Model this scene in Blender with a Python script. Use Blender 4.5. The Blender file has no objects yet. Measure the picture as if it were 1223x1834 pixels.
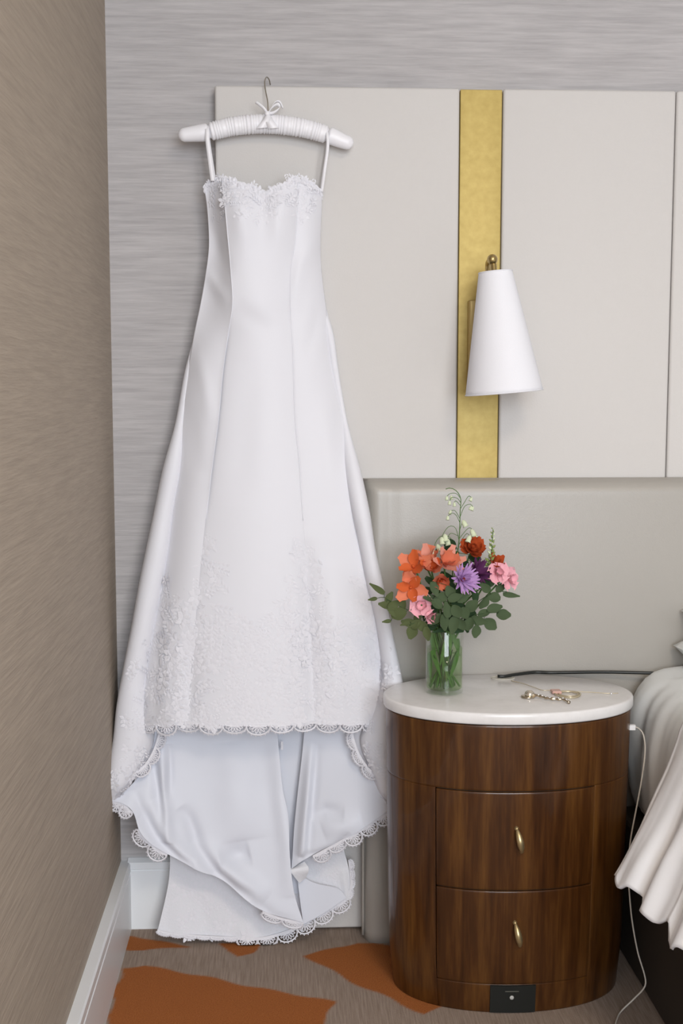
import bpy, bmesh, math, random
import numpy as np
from mathutils import Vector, Matrix, noise
random.seed(7); rng = np.random.default_rng(7)
S = bpy.context.scene; COL = S.collection
PI = math.pi

# ------------------------------------------------------------------ camera
cd = bpy.data.cameras.new('camera'); cam = bpy.data.objects.new('camera', cd); COL.objects.link(cam)
cam.location = (0, -2.64, 1.197)
cam.rotation_euler = (math.radians(90 - 5.9), 0, math.radians(-2.8))
cd.sensor_fit = 'VERTICAL'; cd.sensor_height = 36.0; cd.lens = 2200 / 1834 * 36
cd.clip_start = 0.05
S.camera = cam

# ------------------------------------------------------------------ world, lights, exposure
wd = bpy.data.worlds.new('world'); S.world = wd; wd.use_nodes = True
wd.node_tree.nodes['Background'].inputs[0].default_value = (0.85, 0.92, 1.0, 1)
wd.node_tree.nodes['Background'].inputs[1].default_value = 1.0
def area(name, loc, rot, sx, sy, power, col):
    l = bpy.data.lights.new(name, 'AREA'); l.shape = 'RECTANGLE'; l.size = sx; l.size_y = sy
    l.energy = power; l.color = col
    o = bpy.data.objects.new(name, l); o.location = loc; o.rotation_euler = rot; COL.objects.link(o); return o
# daylight through the window in the wall behind the camera
area('window_daylight', (0.70, -4.74, 1.60), (math.radians(90), 0, 0), 2.0, 1.75, 88, (0.88, 0.935, 1.0))
# the room's warm ceiling lamp, above and behind the camera
area('ceiling_lamp', (0.8, -2.7, 2.57), (0, 0, 0), 0.6, 0.6, 22, (1.0, 0.85, 0.68))
S.view_settings.view_transform = 'Standard'; S.view_settings.look = 'None'
S.view_settings.gamma = 1.0; S.view_settings.use_curve_mapping = False
S.view_settings.exposure = 0.44

# ------------------------------------------------------------------ materials
def mat(name, col, rough=0.6, metal=0.0, spec=0.5, **kw):
    m = bpy.data.materials.new(name); m.use_nodes = True
    b = m.node_tree.nodes['Principled BSDF']
    b.inputs['Base Color'].default_value = (*col, 1); b.inputs['Roughness'].default_value = rough
    b.inputs['Metallic'].default_value = metal; b.inputs['Specular IOR Level'].default_value = spec
    for k, v in kw.items(): b.inputs[k.replace('_', ' ')].default_value = v
    return m
def nd(m, t, **kw):
    n = m.node_tree.nodes.new(t)
    for k, v in kw.items(): setattr(n, k, v)
    return n
def ln(m, a, b): m.node_tree.links.new(a, b)
def coords(m, scale, kind='Object'):
    tc = nd(m, 'ShaderNodeTexCoord'); mp = nd(m, 'ShaderNodeMapping'); mp.inputs['Scale'].default_value = scale
    ln(m, tc.outputs[kind], mp.inputs[0]); return mp.outputs[0]
def noise_tex(m, scale, vec_scale, detail=3, rough=0.5):
    n = nd(m, 'ShaderNodeTexNoise'); n.inputs['Scale'].default_value = scale; n.inputs['Detail'].default_value = detail
    n.inputs['Roughness'].default_value = rough
    ln(m, coords(m, vec_scale), n.inputs['Vector']); return n.outputs['Fac']
def ramp(m, fac, stops):
    r = nd(m, 'ShaderNodeValToRGB'); e = r.color_ramp.elements
    while len(e) < len(stops): e.new(0.5)
    for el, (p, c) in zip(e, stops): el.position = p; el.color = (*c, 1)
    ln(m, fac, r.inputs[0]); return r.outputs[0]
def bump(m, fac, dist, strength=1.0):
    b = nd(m, 'ShaderNodeBump'); b.inputs['Distance'].default_value = dist; b.inputs['Strength'].default_value = strength
    ln(m, fac, b.inputs['Height']); ln(m, b.outputs[0], m.node_tree.nodes['Principled BSDF'].inputs['Normal'])
def basecol(m, sock): ln(m, sock, m.node_tree.nodes['Principled BSDF'].inputs['Base Color'])

def wallpaper(name, c0, c1, along):
    m = mat(name, c0, 0.75, spec=0.25)
    vs = (8, 8, 140)
    n = noise_tex(m, 1.0, vs, 3, 0.6)
    basecol(m, ramp(m, n, [(0.30, c0), (0.72, c1)]))
    bump(m, n, 0.0025, 0.7); return m
M = {}
M['paper'] = wallpaper('ribbed_wallpaper', (0.385, 0.368, 0.37), (0.495, 0.475, 0.475), 'x')
M['paper_left_shaded'] = wallpaper('shaded_ribbed_wallpaper', (0.355, 0.30, 0.245), (0.425, 0.36, 0.295), 'y')  # left wall's shade and warm bounce put into the paper's colour
M['plain'] = mat('ceiling_paint', (0.75, 0.73, 0.70), 0.9)
M['trim'] = mat('trim_paint', (0.78, 0.80, 0.82), 0.32)
m = M['cream'] = mat('cream_leather', (0.60, 0.577, 0.557), 0.6, spec=0.3); bump(m, noise_tex(m, 260, (1, 1, 1), 2), 0.0006, 0.5)
m = M['taupe'] = mat('taupe_satin_leather', (0.375, 0.352, 0.318), 0.34, spec=0.5)
bump(m, noise_tex(m, 300, (1, 1, 1), 2), 0.0004, 0.4)
m = M['gold'] = mat('gold_panel', (0.50, 0.36, 0.10), 0.5, metal=0.25, spec=0.4)
n = noise_tex(m, 1.0, (60, 60, 60), 3); basecol(m, ramp(m, n, [(0.3, (0.44, 0.325, 0.095)), (0.7, (0.51, 0.385, 0.125))]))
M['dark_line'] = mat('dark_gap', (0.10, 0.075, 0.03), 0.7)
m = M['satin'] = mat('ivory_satin', (0.745, 0.745, 0.79), 0.52, spec=0.28, Sheen_Weight=0.1)
bump(m, noise_tex(m, 5, (1, 1, .5), 2), 0.004, 0.25)
M['lining'] = mat('pale_blue_lining', (0.69, 0.71, 0.78), 0.5, spec=0.3)
m = M['lace'] = mat('ivory_lace', (0.76, 0.755, 0.80), 0.85, spec=0.2); bump(m, noise_tex(m, 420, (1, 1, 1), 2), 0.0006, 0.6)
m = M['lace_ground'] = mat('lace_over_satin', (0.745, 0.75, 0.79), 0.7, spec=0.25); bump(m, noise_tex(m, 240, (1, 1, 1), 3, .65), 0.0011, 0.7)
M['hanger_satin'] = mat('white_satin', (0.84, 0.83, 0.86), 0.38, spec=0.45)
M['steel'] = mat('steel_wire', (0.55, 0.52, 0.46), 0.25, metal=1.0)
M['brass_pale'] = mat('satin_brass', (0.60, 0.48, 0.26), 0.36, metal=0.85)
M['brass'] = mat('polished_brass', (0.50, 0.38, 0.17), 0.32, metal=1.0)
m = M['shade'] = mat('white_linen_shade', (0.80, 0.80, 0.84), 0.9, spec=0.1); bump(m, noise_tex(m, 1, (900, 900, 300), 1), 0.0003, 0.4)
def wood(name):
    m = mat(name, (0.17, 0.07, 0.03), 0.34, spec=0.28, Coat_Weight=0.3, Coat_Roughness=0.05)
    n1 = noise_tex(m, 1.0, (30, 30, 2.6), 5, 0.62)
    n2 = noise_tex(m, 1.0, (160, 160, 6), 3, 0.6)
    mx = nd(m, 'ShaderNodeMath', operation='MULTIPLY_ADD'); ln(m, n2, mx.inputs[0]); mx.inputs[1].default_value = 0.30
    ln(m, n1, mx.inputs[2])
    basecol(m, ramp(m, mx.outputs[0], [(0.38, (0.017, 0.0050, 0.0014)), (0.61, (0.056, 0.0190, 0.0040)), (0.86, (0.125, 0.0510, 0.0112))]))
    return m
M['wood'] = wood('lacquered_walnut')
m = M['marble'] = mat('white_marble', (0.76, 0.745, 0.74), 0.2, spec=0.4)
n = noise_tex(m, 1.0, (14, 14, 14), 6, 0.65); basecol(m, ramp(m, n, [(0.34, (0.70, 0.685, 0.675)), (0.58, (0.77, 0.755, 0.75))]))
M['black'] = mat('black_plastic', (0.012, 0.014, 0.013), 0.4)
M['grey'] = mat('grey_plastic', (0.45, 0.45, 0.43), 0.4)
M['greydim'] = mat('dim_grey_print', (0.10, 0.10, 0.085), 0.5)
M['white'] = mat('white_plastic', (0.85, 0.85, 0.86), 0.35)
M['cord'] = mat('pale_cord', (0.62, 0.58, 0.52), 0.5)
def thin_clear(name, tint, ior):
    m = bpy.data.materials.new(name); m.use_nodes = True; nt = m.node_tree; nt.nodes.clear()
    out = nd(m, 'ShaderNodeOutputMaterial'); mx = nd(m, 'ShaderNodeMixShader'); tr = nd(m, 'ShaderNodeBsdfTransparent'); gl = nd(m, 'ShaderNodeBsdfGlossy'); lw = nd(m, 'ShaderNodeLayerWeight')
    tr.inputs[0].default_value = (*tint, 1); gl.inputs['Roughness'].default_value = 0.03; gl.inputs[0].default_value = (1, 1, 1, 1); lw.inputs[0].default_value = 0.5
    pw = nd(m, 'ShaderNodeMath', operation='POWER'); ln(m, lw.outputs['Facing'], pw.inputs[0]); pw.inputs[1].default_value = 4.0
    ma = nd(m, 'ShaderNodeMath', operation='MULTIPLY_ADD'); ln(m, pw.outputs[0], ma.inputs[0]); ma.inputs[1].default_value = ior * .5; ma.inputs[2].default_value = ior * .045
    ln(m, ma.outputs[0], mx.inputs[0]); ln(m, tr.outputs[0], mx.inputs[1]); ln(m, gl.outputs[0], mx.inputs[2]); ln(m, mx.outputs[0], out.inputs[0]); return m
M['glass'] = thin_clear('clear_glass', (0.965, 0.98, 0.96), 1.0)
M['water'] = thin_clear('vase_water', (0.80, 0.90, 0.72), 0.35)
M['sheet'] = mat('white_cotton', (0.83, 0.855, 0.86), 0.85, spec=0.2)
M['duvet'] = mat('white_percale', (0.90, 0.905, 0.93), 0.8, spec=0.2)
M['bedbase'] = mat('dark_brown_fabric', (0.035, 0.026, 0.018), 0.9)
M['diamond'] = mat('bright_stone', (0.95, 0.95, 0.97), 0.05, metal=0.9)
M['silver'] = mat('antique_silver', (0.55, 0.47, 0.36), 0.22, metal=1.0)
M['pearl'] = mat('pearl', (0.72, 0.66, 0.56), 0.14, metal=0.8)
M['pinkstone'] = mat('dusty_pink_stone', (0.60, 0.36, 0.30), 0.3)
M['fine'] = mat('fine_gold_chain', (0.66, 0.57, 0.40), 0.3, metal=0.6)
def plant(name, c, r=0.55, sub=0.1):
    return mat(name, c, .75, spec=0.18)
M['leaf'] = plant('eucalyptus_leaf', (0.062, 0.092, 0.044))
M['leaf2'] = plant('dark_leaf', (0.026, 0.055, 0.022))
M['leaf3'] = plant('olive_leaf', (0.085, 0.105, 0.042))
M['stem'] = plant('green_stem', (0.09, 0.18, 0.05))
M['stem_dark'] = plant('dark_stem', (0.05, 0.085, 0.035))
M['orange'] = plant('orange_petal', (0.58, 0.115, 0.032))
M['coral'] = plant('coral_petal', (0.70, 0.21, 0.115))
M['salmon'] = plant('salmon_petal', (0.74, 0.33, 0.25))
M['rust'] = plant('rust_petal', (0.45, 0.075, 0.02))
M['lilac'] = plant('lilac_petal', (0.52, 0.31, 0.60))
M['plum'] = plant('plum_petal', (0.10, 0.025, 0.09))
M['wine'] = plant('wine_centre', (0.22, 0.03, 0.025))
M['pink'] = plant('pink_petal', (0.80, 0.40, 0.46))
M['bud'] = plant('green_bud', (0.24, 0.30, 0.10))
M['bell'] = plant('cream_bell', (0.62, 0.68, 0.48))

# ------------------------------------------------------------------ helpers
def tag(o, label, cat=None, group=None):
    o['label'] = label
    if cat: o['category'] = cat
    if group: o['group'] = group
    return o
def empty(name, loc, label, cat, group=None):
    o = bpy.data.objects.new(name, None); COL.objects.link(o); o.location = loc
    o.empty_display_size = 0.02
    return tag(o, label, cat, group)
def root_loc(p):
    v = Vector((0, 0, 0))
    while p is not None: v = v + p.location; p = p.parent
    return v
def mk(name, verts, faces, material, parent=None, smooth=True, loc=None):
    """one mesh object from WORLD coordinates; origin at loc or at the parent's"""
    base = root_loc(parent)
    o_loc = Vector(loc) if loc is not None else Vector(base)
    me = bpy.data.meshes.new(name)
    V = np.asarray(verts, float) - np.array(o_loc)
    me.from_pydata([tuple(v) for v in V.tolist()], [], [tuple(f) for f in faces])
    me.materials.append(M[material] if isinstance(material, str) else material)
    if smooth: me.polygons.foreach_set('use_smooth', [True] * len(me.polygons))
    me.update()
    o = bpy.data.objects.new(name, me); COL.objects.link(o)
    o.parent = parent; o.location = o_loc - base
    return o
def bm_obj(name, bm, material, parent=None, smooth=False, loc=None):
    bm.normal_update(); bm.verts.ensure_lookup_table()
    v = [tuple(x.co) for x in bm.verts]; bm.verts.index_update()
    f = [[x.index for x in p.verts] for p in bm.faces]; bm.free()
    return mk(name, v, f, material, parent, smooth, loc)
def box(name, lo, hi, material, parent=None, bevel=0.0, seg=2, smooth=False):
    bm = bmesh.new(); bmesh.ops.create_cube(bm, size=1)
    c = [(a + b) / 2 for a, b in zip(lo, hi)]; s = [b - a for a, b in zip(lo, hi)]
    for v in bm.verts: v.co = Vector([c[i] + v.co[i] * s[i] for i in range(3)])
    if bevel: bmesh.ops.bevel(bm, geom=bm.edges[:], offset=bevel, segments=seg, profile=0.5, affect='EDGES')
    return bm_obj(name, bm, material, parent, smooth, None if parent else (c[0], c[1], lo[2]))
def grid_faces(nr, nc, closed=False, flip=False):
    F = []
    for i in range(nr - 1):
        for j in range(nc if closed else nc - 1):
            k = (j + 1) % nc
            q = (i * nc + j, i * nc + k, (i + 1) * nc + k, (i + 1) * nc + j)
            F.append(q[::-1] if flip else q)
    return F
def spl(pts, n):
    """Catmull-Rom through pts, n samples even in chord length"""
    P = np.asarray(pts, float)
    if len(P) == 2: return np.linspace(P[0], P[1], n)
    d = np.maximum(np.linalg.norm(np.diff(P, axis=0), axis=1), 1e-6) ** 0.5
    t = np.concatenate([[0], np.cumsum(d)])
    m = np.zeros_like(P); m[1:-1] = (P[2:] - P[:-2]) / (t[2:] - t[:-2])[:, None]
    m[0] = (P[1] - P[0]) / (t[1] - t[0]); m[-1] = (P[-1] - P[-2]) / (t[-1] - t[-2])
    def ev(u):
        k = np.clip(np.searchsorted(t, u, side='right') - 1, 0, len(P) - 2)
        h = (t[k + 1] - t[k]); s = ((u - t[k]) / h)[:, None]; h = h[:, None]
        return (2*s**3 - 3*s**2 + 1) * P[k] + (s**3 - 2*s**2 + s) * h * m[k] + (-2*s**3 + 3*s**2) * P[k+1] + (s**3 - s**2) * h * m[k+1]
    D = ev(np.linspace(0, t[-1], max(200, n * 6)))
    L = np.concatenate([[0], np.cumsum(np.linalg.norm(np.diff(D, axis=0), axis=1))])
    q = np.linspace(0, L[-1], n)
    return np.stack([np.interp(q, L, D[:, i]) for i in range(P.shape[1])], 1)
def tube(path, r, seg=6, closed=False, caps=True):
    """verts, faces of a tube; r scalar or array"""
    P = np.asarray(path, float); n = len(P); r = np.broadcast_to(np.asarray(r, float), (n,))
    T = np.gradient(P, axis=0) if not closed else np.roll(P, -1, 0) - np.roll(P, 1, 0)
    T /= np.maximum(np.linalg.norm(T, axis=1), 1e-9)[:, None]
    a = np.array([0, 0, 1.0]) if abs(T[0][2]) < 0.9 else np.array([1.0, 0, 0])
    N = a - T[0] * (a @ T[0]); N /= np.linalg.norm(N); V = []
    for i in range(n):
        N = N - T[i] * (N @ T[i]); N /= max(np.linalg.norm(N), 1e-9); B = np.cross(T[i], N)
        for k in range(seg):
            w = 2 * PI * k / seg; V.append(P[i] + r[i] * (math.cos(w) * N + math.sin(w) * B))
    F = grid_faces(n, seg, True)
    if closed: F += [((n-1)*seg + k, (n-1)*seg + (k+1) % seg, (k+1) % seg, k) for k in range(seg)]
    elif caps: F += [tuple(range(seg))[::-1], tuple((n-1)*seg + k for k in range(seg))]
    return V, F
def lathe(prof, c, seg=32, axis=None, caps=True):
    """prof: (r, h) along axis from c"""
    A = Vector(axis or (0, 0, 1)).normalized(); X = A.orthogonal().normalized(); Y = A.cross(X); c = Vector(c); V = []
    for r, h in prof:
        for k in range(seg):
            w = 2 * PI * k / seg; V.append(tuple(c + A * h + X * (r * math.cos(w)) + Y * (r * math.sin(w))))
    F = grid_faces(len(prof), seg, True)
    if caps: F += [tuple(range(seg))[::-1], tuple((len(prof)-1)*seg + k for k in range(seg))]
    return V, F
class MB:
    def __init__(s): s.V = []; s.F = []
    def add(s, vf):
        o = len(s.V); s.V += [tuple(v) for v in vf[0]]; s.F += [tuple(i + o for i in f) for f in vf[1]]; return s
    def build(s, name, material, parent=None, smooth=True, loc=None): return mk(name, s.V, s.F, material, parent, smooth, loc)
def solidify(o, t, offset=0.0):
    md = o.modifiers.new('thickness', 'SOLIDIFY'); md.thickness = t; md.offset = offset
def struct(o): o['kind'] = 'structure'; return o

# ------------------------------------------------------------------ room
XL, XR, YB, ZC = -0.358, 3.4, -4.8, 2.6
# floor: fine grid where the carpet motifs show, coarse beyond; the print is a colour attribute
xs = np.concatenate([np.arange(XL - .1, .85, .005), np.arange(.85, XR + .15, .08)])
ys = np.concatenate([np.arange(YB - .1, -.75, .08), np.arange(-.75, .105, .005)])
motifs = [np.array(a)[:, :2] for a in (
    [(-0.3301,-0.1937,0), (-0.2851,-0.1861,0), (0.0991,-0.358,0), (0.0987,-0.3666,0), (0.0724,-0.4388,0), (0.0568,-0.5091,0), (-0.1285,-0.556,0), (-0.3251,-0.4904,0), (-0.3364,-0.2922,0)],
    [(0.0406,-0.1568,0), (0.1093,-0.1239,0), (0.1585,-0.1025,0), (0.2293,-0.1219,0), (0.2934,-0.192,0), (0.3617,-0.3598,0), (0.2681,-0.4091,0), (0.2285,-0.3751,0), (0.1679,-0.3101,0), (0.1151,-0.2517,0)],
    [(-0.3489,-0.0452,0), (-0.3269,-0.0463,0), (-0.2697,-0.0735,0), (-0.1953,-0.1038,0), (-0.2598,-0.1137,0), (-0.3484,-0.1146,0)],
    [(-0.1385,-0.096,0), (-0.1064,-0.0895,0), (-0.0461,-0.0978,0), (-0.0667,-0.1387,0), (-0.0981,-0.1526,0), (-0.1226,-0.1308,0)])]
for k in range(26):
    cx, cy = rng.uniform(-.3, 3.2), rng.uniform(-4.6, -.75); a0 = rng.uniform(0, 6.28)
    motifs.append(np.array([[cx + rng.uniform(.10, .34) * math.cos(a0 + w), cy + rng.uniform(.08, .2) * math.sin(a0 + w)] for w in np.linspace(0, 5.2, 5)]))
def inside(P, poly):
    x, y = P[:, 0], P[:, 1]; r = np.zeros(len(P), bool); j = len(poly) - 1
    for i in range(len(poly)):
        xi, yi = poly[i]; xj, yj = poly[j]
        r ^= ((yi > y) != (yj > y)) & (x < (xj - xi) * (y - yi) / (yj - yi + 1e-12) + xi); j = i
    return r
gx, gy = np.meshgrid(xs, ys); FV = np.stack([gx.ravel(), gy.ravel(), 0 * gx.ravel()], 1)
wob = FV[:, :2] + 0.004 * np.stack([np.sin(FV[:, 1] * 60), np.sin(FV[:, 0] * 55)], 1)
mask = np.zeros(len(FV))
for ox in (-.0016, 0, .0016):
    for oy in (-.0016, 0, .0016):
        hit = np.zeros(len(FV), bool)
        for pl in motifs: hit |= inside(wob + np.array([ox, oy]), pl)
        mask += hit / 9.0
fl_ = mk('floor', FV, grid_faces(len(ys), len(xs)), mat('carpet', (0.2, 0.15, 0.1), 0.95, spec=0.1), None, False)
at_ = fl_.data.color_attributes.new('print', 'FLOAT_COLOR', 'POINT')
colr = np.stack([mask, 0 * mask, 0 * mask, 0 * mask + 1], 1).astype(np.float32)
at_.data.foreach_set('color', colr.ravel())
m = fl_.data.materials[0]
va = nd(m, 'ShaderNodeVertexColor', layer_name='print'); sp = nd(m, 'ShaderNodeSeparateColor'); ln(m, va.outputs[0], sp.inputs[0])
pile = noise_tex(m, 1.0, (420, 420, 420), 2)
ribs = noise_tex(m, 1.0, (300, 14, 1), 2)
g = ramp(m, ribs, [(0.3, (0.255, 0.195, 0.155)), (0.7, (0.36, 0.285, 0.235))])
r_ = ramp(m, pile, [(0.3, (0.27, 0.085, 0.024)), (0.7, (0.40, 0.14, 0.042))])
mxn = nd(m, 'ShaderNodeMix', data_type='RGBA'); ln(m, sp.outputs[0], mxn.inputs[0]); ln(m, g, mxn.inputs[6]); ln(m, r_, mxn.inputs[7])
basecol(m, mxn.outputs[2]); bump(m, pile, 0.003, 0.6)
struct(fl_)
struct(box('wall_back', (XL - .1, 0, 0), (XR + .1, .1, ZC), 'paper'))
struct(box('wall_left', (XL - .1, YB, 0), (XL, 0, ZC), 'paper_left_shaded'))
struct(box('wall_right', (XR, YB, 0), (XR + .1, 0, ZC), 'paper'))
struct(box('ceiling', (XL - .1, YB, ZC), (XR + .1, .1, ZC + .1), 'plain'))
# wall behind the camera: four boxes round the window opening, one mesh
mb = MB()
wx0, wx1, wz0, wz1 = -0.32, 1.72, 0.68, 2.52
def boxvf(lo, hi):
    v = [(x, y, z) for x in (lo[0], hi[0]) for y in (lo[1], hi[1]) for z in (lo[2], hi[2])]
    return v, [(0, 1, 3, 2), (4, 6, 7, 5), (0, 4, 5, 1), (2, 3, 7, 6), (0, 2, 6, 4), (1, 5, 7, 3)]
for lo, hi in (((XL - .1, 0, 0), (wx0, 0, ZC)), ((wx1, 0, 0), (XR + .1, 0, ZC)), ((wx0, 0, 0), (wx1, 0, wz0)), ((wx0, 0, wz1), (wx1, 0, ZC))):
    mb.add(boxvf((lo[0], YB - .1, lo[2]), (hi[0], YB, hi[2])))
struct(mb.build('wall_front', 'paper', None, False))
mb = MB()
for lo, hi in (((wx0, YB - .06, wz0), (wx0 + .05, YB - .02, wz1)), ((wx1 - .05, YB - .06, wz0), (wx1, YB - .02, wz1)), ((wx0, YB - .06, wz0), (wx1, YB - .02, wz0 + .05)), ((wx0, YB - .06, wz1 - .05), (wx1, YB - .02, wz1)), ((.68, YB - .06, wz0), (.73, YB - .02, wz1))):
    mb.add(boxvf(lo, hi))
struct(mb.build('window_1', 'trim', None, False))

# baseboards: moulded profile with a cap
def board(name, prof, p0, p1, out):
    V = []
    for p in (p0, p1):
        for d, z in prof: V.append((p[0] + out[0] * d, p[1] + out[1] * d, z))
    n = len(prof); F = [(i, (i + 1) % n, n + (i + 1) % n, n + i) for i in range(n)] + [tuple(range(n)), tuple(range(2 * n - 1, n - 1, -1))]
    return struct(mk(name, V, F, 'trim', None, False))
prof = [(0, 0), (.014, 0), (.014, .133), (.0125, .1345), (.0125, .136), (.0155, .138), (.0155, .153), (.009, .157), (.004, .160), (0, .160)]
board('baseboard_back', prof, (XL + .016, 0), (-.135, 0), (0, -1))
prof = [(0, 0), (.022, 0), (.022, .126), (.0195, .128), (.0195, .131), (.022, .133), (.022, .149), (.019, .153), (0, .153)]
board('baseboard_left', prof, (XL, -4.7), (XL, 0), (1, 0))

# ------------------------------------------------------------------ wall panels
def panel(name, lo, hi, material, label, cat, bevel=.006, group=None):
    o = box(name, lo, hi, material, None, bevel, 4, True)
    return tag(o, label, cat, group)
panel('upholstered_panel', (-.133, -.04, .004), (.372, -.001, 1.808), 'cream', 'tall cream upholstered wall panel behind the hanging dress, left of the gold strip', 'wall panel', group='cream panels on the wall')
panel('upholstered_panel', (.463, -.04, .004), (.826, -.001, 1.808), 'cream', 'cream upholstered wall panel right of the gold strip, behind the lamp shade', 'wall panel', group='cream panels on the wall')
panel('upholstered_panel', (.8275, -.04, .004), (1.35, -.001, 1.808), 'cream', 'cream upholstered wall panel cut by the right edge of the photo', 'wall panel', group='cream panels on the wall')
o = panel('gold_strip', (.3740, -.036, .004), (.4612, -.001, 1.806), 'gold', 'vertical gold strip between two cream wall panels', 'trim strip', .0015)
box('backing', (.370, -.030, .004), (.465, -.0005, 1.80), 'dark_line', None)
bk = bpy.data.objects['backing']; bk.parent = o; bk.location = bk.location - o.location

# ------------------------------------------------------------------ headboard
hb = empty('headboard', (1.3, -.075, 0), 'low taupe satin leather headboard behind the nightstand and bed', 'headboard')
def cushion(x0, x1, z0, z1, y0, y1):
    """front face gently crowned, rounded side and top"""
    nx, nz = 90, 60; V = []
    R = .030
    U = np.concatenate([np.linspace(0, .10, 20)[:-1], np.linspace(.10, 1, nx - 19)]); W = np.concatenate([np.linspace(0, .9, nz - 20)[:-1], np.linspace(.9, 1, 21)])
    for w in W:
        for u in U:
            x = x0 + (x1 - x0) * u; z = z0 + (z1 - z0) * w
            dx = min(x - x0, 9); dz = z1 - z
            def rr(d): return 0 if d >= R else R - math.sqrt(max(R * R - (R - d) ** 2, 0))
            y = y0 + max(rr(dx), rr(dz)) + .012 * (1 - math.sin(PI * min(1, max(0, (z - .12) / .86)))) * (z > .12) * min(1, (z - .12) / .1)
            y += .0025 * math.exp(-((dx - .055) / .012) ** 2) * (z > .1)
            V.append((x, min(y, y1), z))
    n = len(V); nc = len(U); nr = len(W)
    F = grid_faces(nr, nc)
    # back and rim
    rim = [j for j in range(nc)] + [i * nc + nc - 1 for i in range(1, nr)] + [(nr - 1) * nc + j for j in range(nc - 2, -1, -1)] + [i * nc for i in range(nr - 2, 0, -1)]
    bi = {}
    for k in rim: bi[k] = len(V); V.append((V[k][0], y1, V[k][2]))
    for a, b in zip(rim, rim[1:] + rim[:1]): F.append((a, bi[a], bi[b], b))
    F.append(tuple(bi[k] for k in rim))
    return V, F
V, F = cushion(.172, 2.45, .0, 1.0, -.108, -.042)
mk('cushion', V, F, 'taupe', hb)
mb = MB().add(tube(spl([(.1715, -.086, .01), (.1715, -.086, .5), (.172, -.086, .97)], 24), .003, 8))
tag(mb.build('side_piping', 'taupe', hb), 'thin piping up the left side')

# ------------------------------------------------------------------ wall sconce
sc = empty('wall_sconce', (.43, -.037, 1.28), 'wall lamp with white conical linen shade on the gold strip', 'lamp')
box('backplate', (.393, -.060, 1.195), (.456, -.0365, 1.374), 'brass', sc, .003, 2)
mb = MB().add(tube(spl([(.428, -.058, 1.30), (.428, -.080, 1.30), (.428, -.089, 1.32), (.427, -.090, 1.40), (.426, -.092, 1.435), (.424, -.110, 1.447), (.424, -.155, 1.447)], 40), .0055, 10))
mb.build('arm', 'brass', sc)
mb = MB().add(lathe([(.0005, -.0105), (.005, -.0095), (.0085, -.0065), (.0105, -.001), (.0105, .001), (.0085, .0065), (.005, .0095), (.0005, .0105)], (.4235, -.160, 1.447), 24, (0, 1, 0)))
mb.add(lathe([(.005, 0), (.0065, .002), (.0065, .020), (.0085, .022), (.0085, .030)], (.4255, -.160, 1.440), 16, (.02, 0, -.24)))
mb.build('knuckle', 'brass', sc)
ax = Vector((.451 - .430, 0, 1.181 - 1.424)); Ls = ax.length
tp = Vector((.430, -.160, 1.424))
n = 24; pr = [(.0335 + (.0785 - .0335) * k / n, Ls * k / n) for k in range(n + 1)]
pr_in = [(r - .0016, h) for r, h in pr[::-1]]
mb = MB().add(lathe(pr + pr_in + [pr[0]], tp, 64, ax, caps=False))
sh = mb.build('lamp_shade', 'shade', sc)
mb = MB()
A = ax.normalized(); X = A.orthogonal().normalized(); Y = A.cross(X)
for h, r in ((0.0015, .0337), (Ls - .0015, .0783)):
    MB().add(tube([tp + A * h + X * r * math.cos(w) + Y * r * math.sin(w) for w in np.linspace(0, 2 * PI, 64, endpoint=False)], .0013, 6, True)).build('rim', 'shade', sh)
mb = MB().add(lathe([(.0335, 0), (.006, -.002), (.006, -.004), (.0335, -.002)], tp + A * .012, 32, -A))
mb.build('shade_carrier', 'shade', sh)
bulb = MB().add(lathe([(.009, 0), (.011, .02), (.020, .05), (.026, .075), (.022, .095), (.010, .106), (.002, .109)], tp + A * .03, 24, A)).build('bulb', 'white', sc)

# ------------------------------------------------------------------ nightstand (oval plan)
NX, NY, NA, NB = .4465, -.270, .243, .156
def oval(w, a, b, n=2.1):
    c, s = math.cos(w), math.sin(w)
    return (NX + a * math.copysign(abs(c) ** (2 / n), c), NY + b * math.copysign(abs(s) ** (2 / n), s))
def taper(z): return 1 - .040 * (1 - z / .566) - .030 * max(0, 1 - z / .11) ** 2
ns = empty('nightstand', (NX, NY, 0), 'oval dark walnut nightstand with white marble top and two drawers', 'nightstand')
def ov_body(z0, z1, inset, nz=2, seg=96):
    V = []
    for i in range(nz):
        z = z0 + (z1 - z0) * i / (nz - 1); t = taper(z)
        for k in range(seg):
            V.append((*oval(2 * PI * k / seg, (NA - inset) * t, (NB - inset) * t), z))
    return V, grid_faces(nz, seg, True) + [tuple(range(seg))[::-1], tuple((nz - 1) * seg + k for k in range(seg))]
MB().add(ov_body(.001, .564, .006, 8)).build('carcass', 'bedbase', ns)
def front_y(x, z, off=0.0, n=2.1):
    t = taper(z); u = min(abs(x - NX) / ((NA + off) * t), 1)
    return NY - (NB + off) * t * (1 - u ** n) ** (1 / n)
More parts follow.
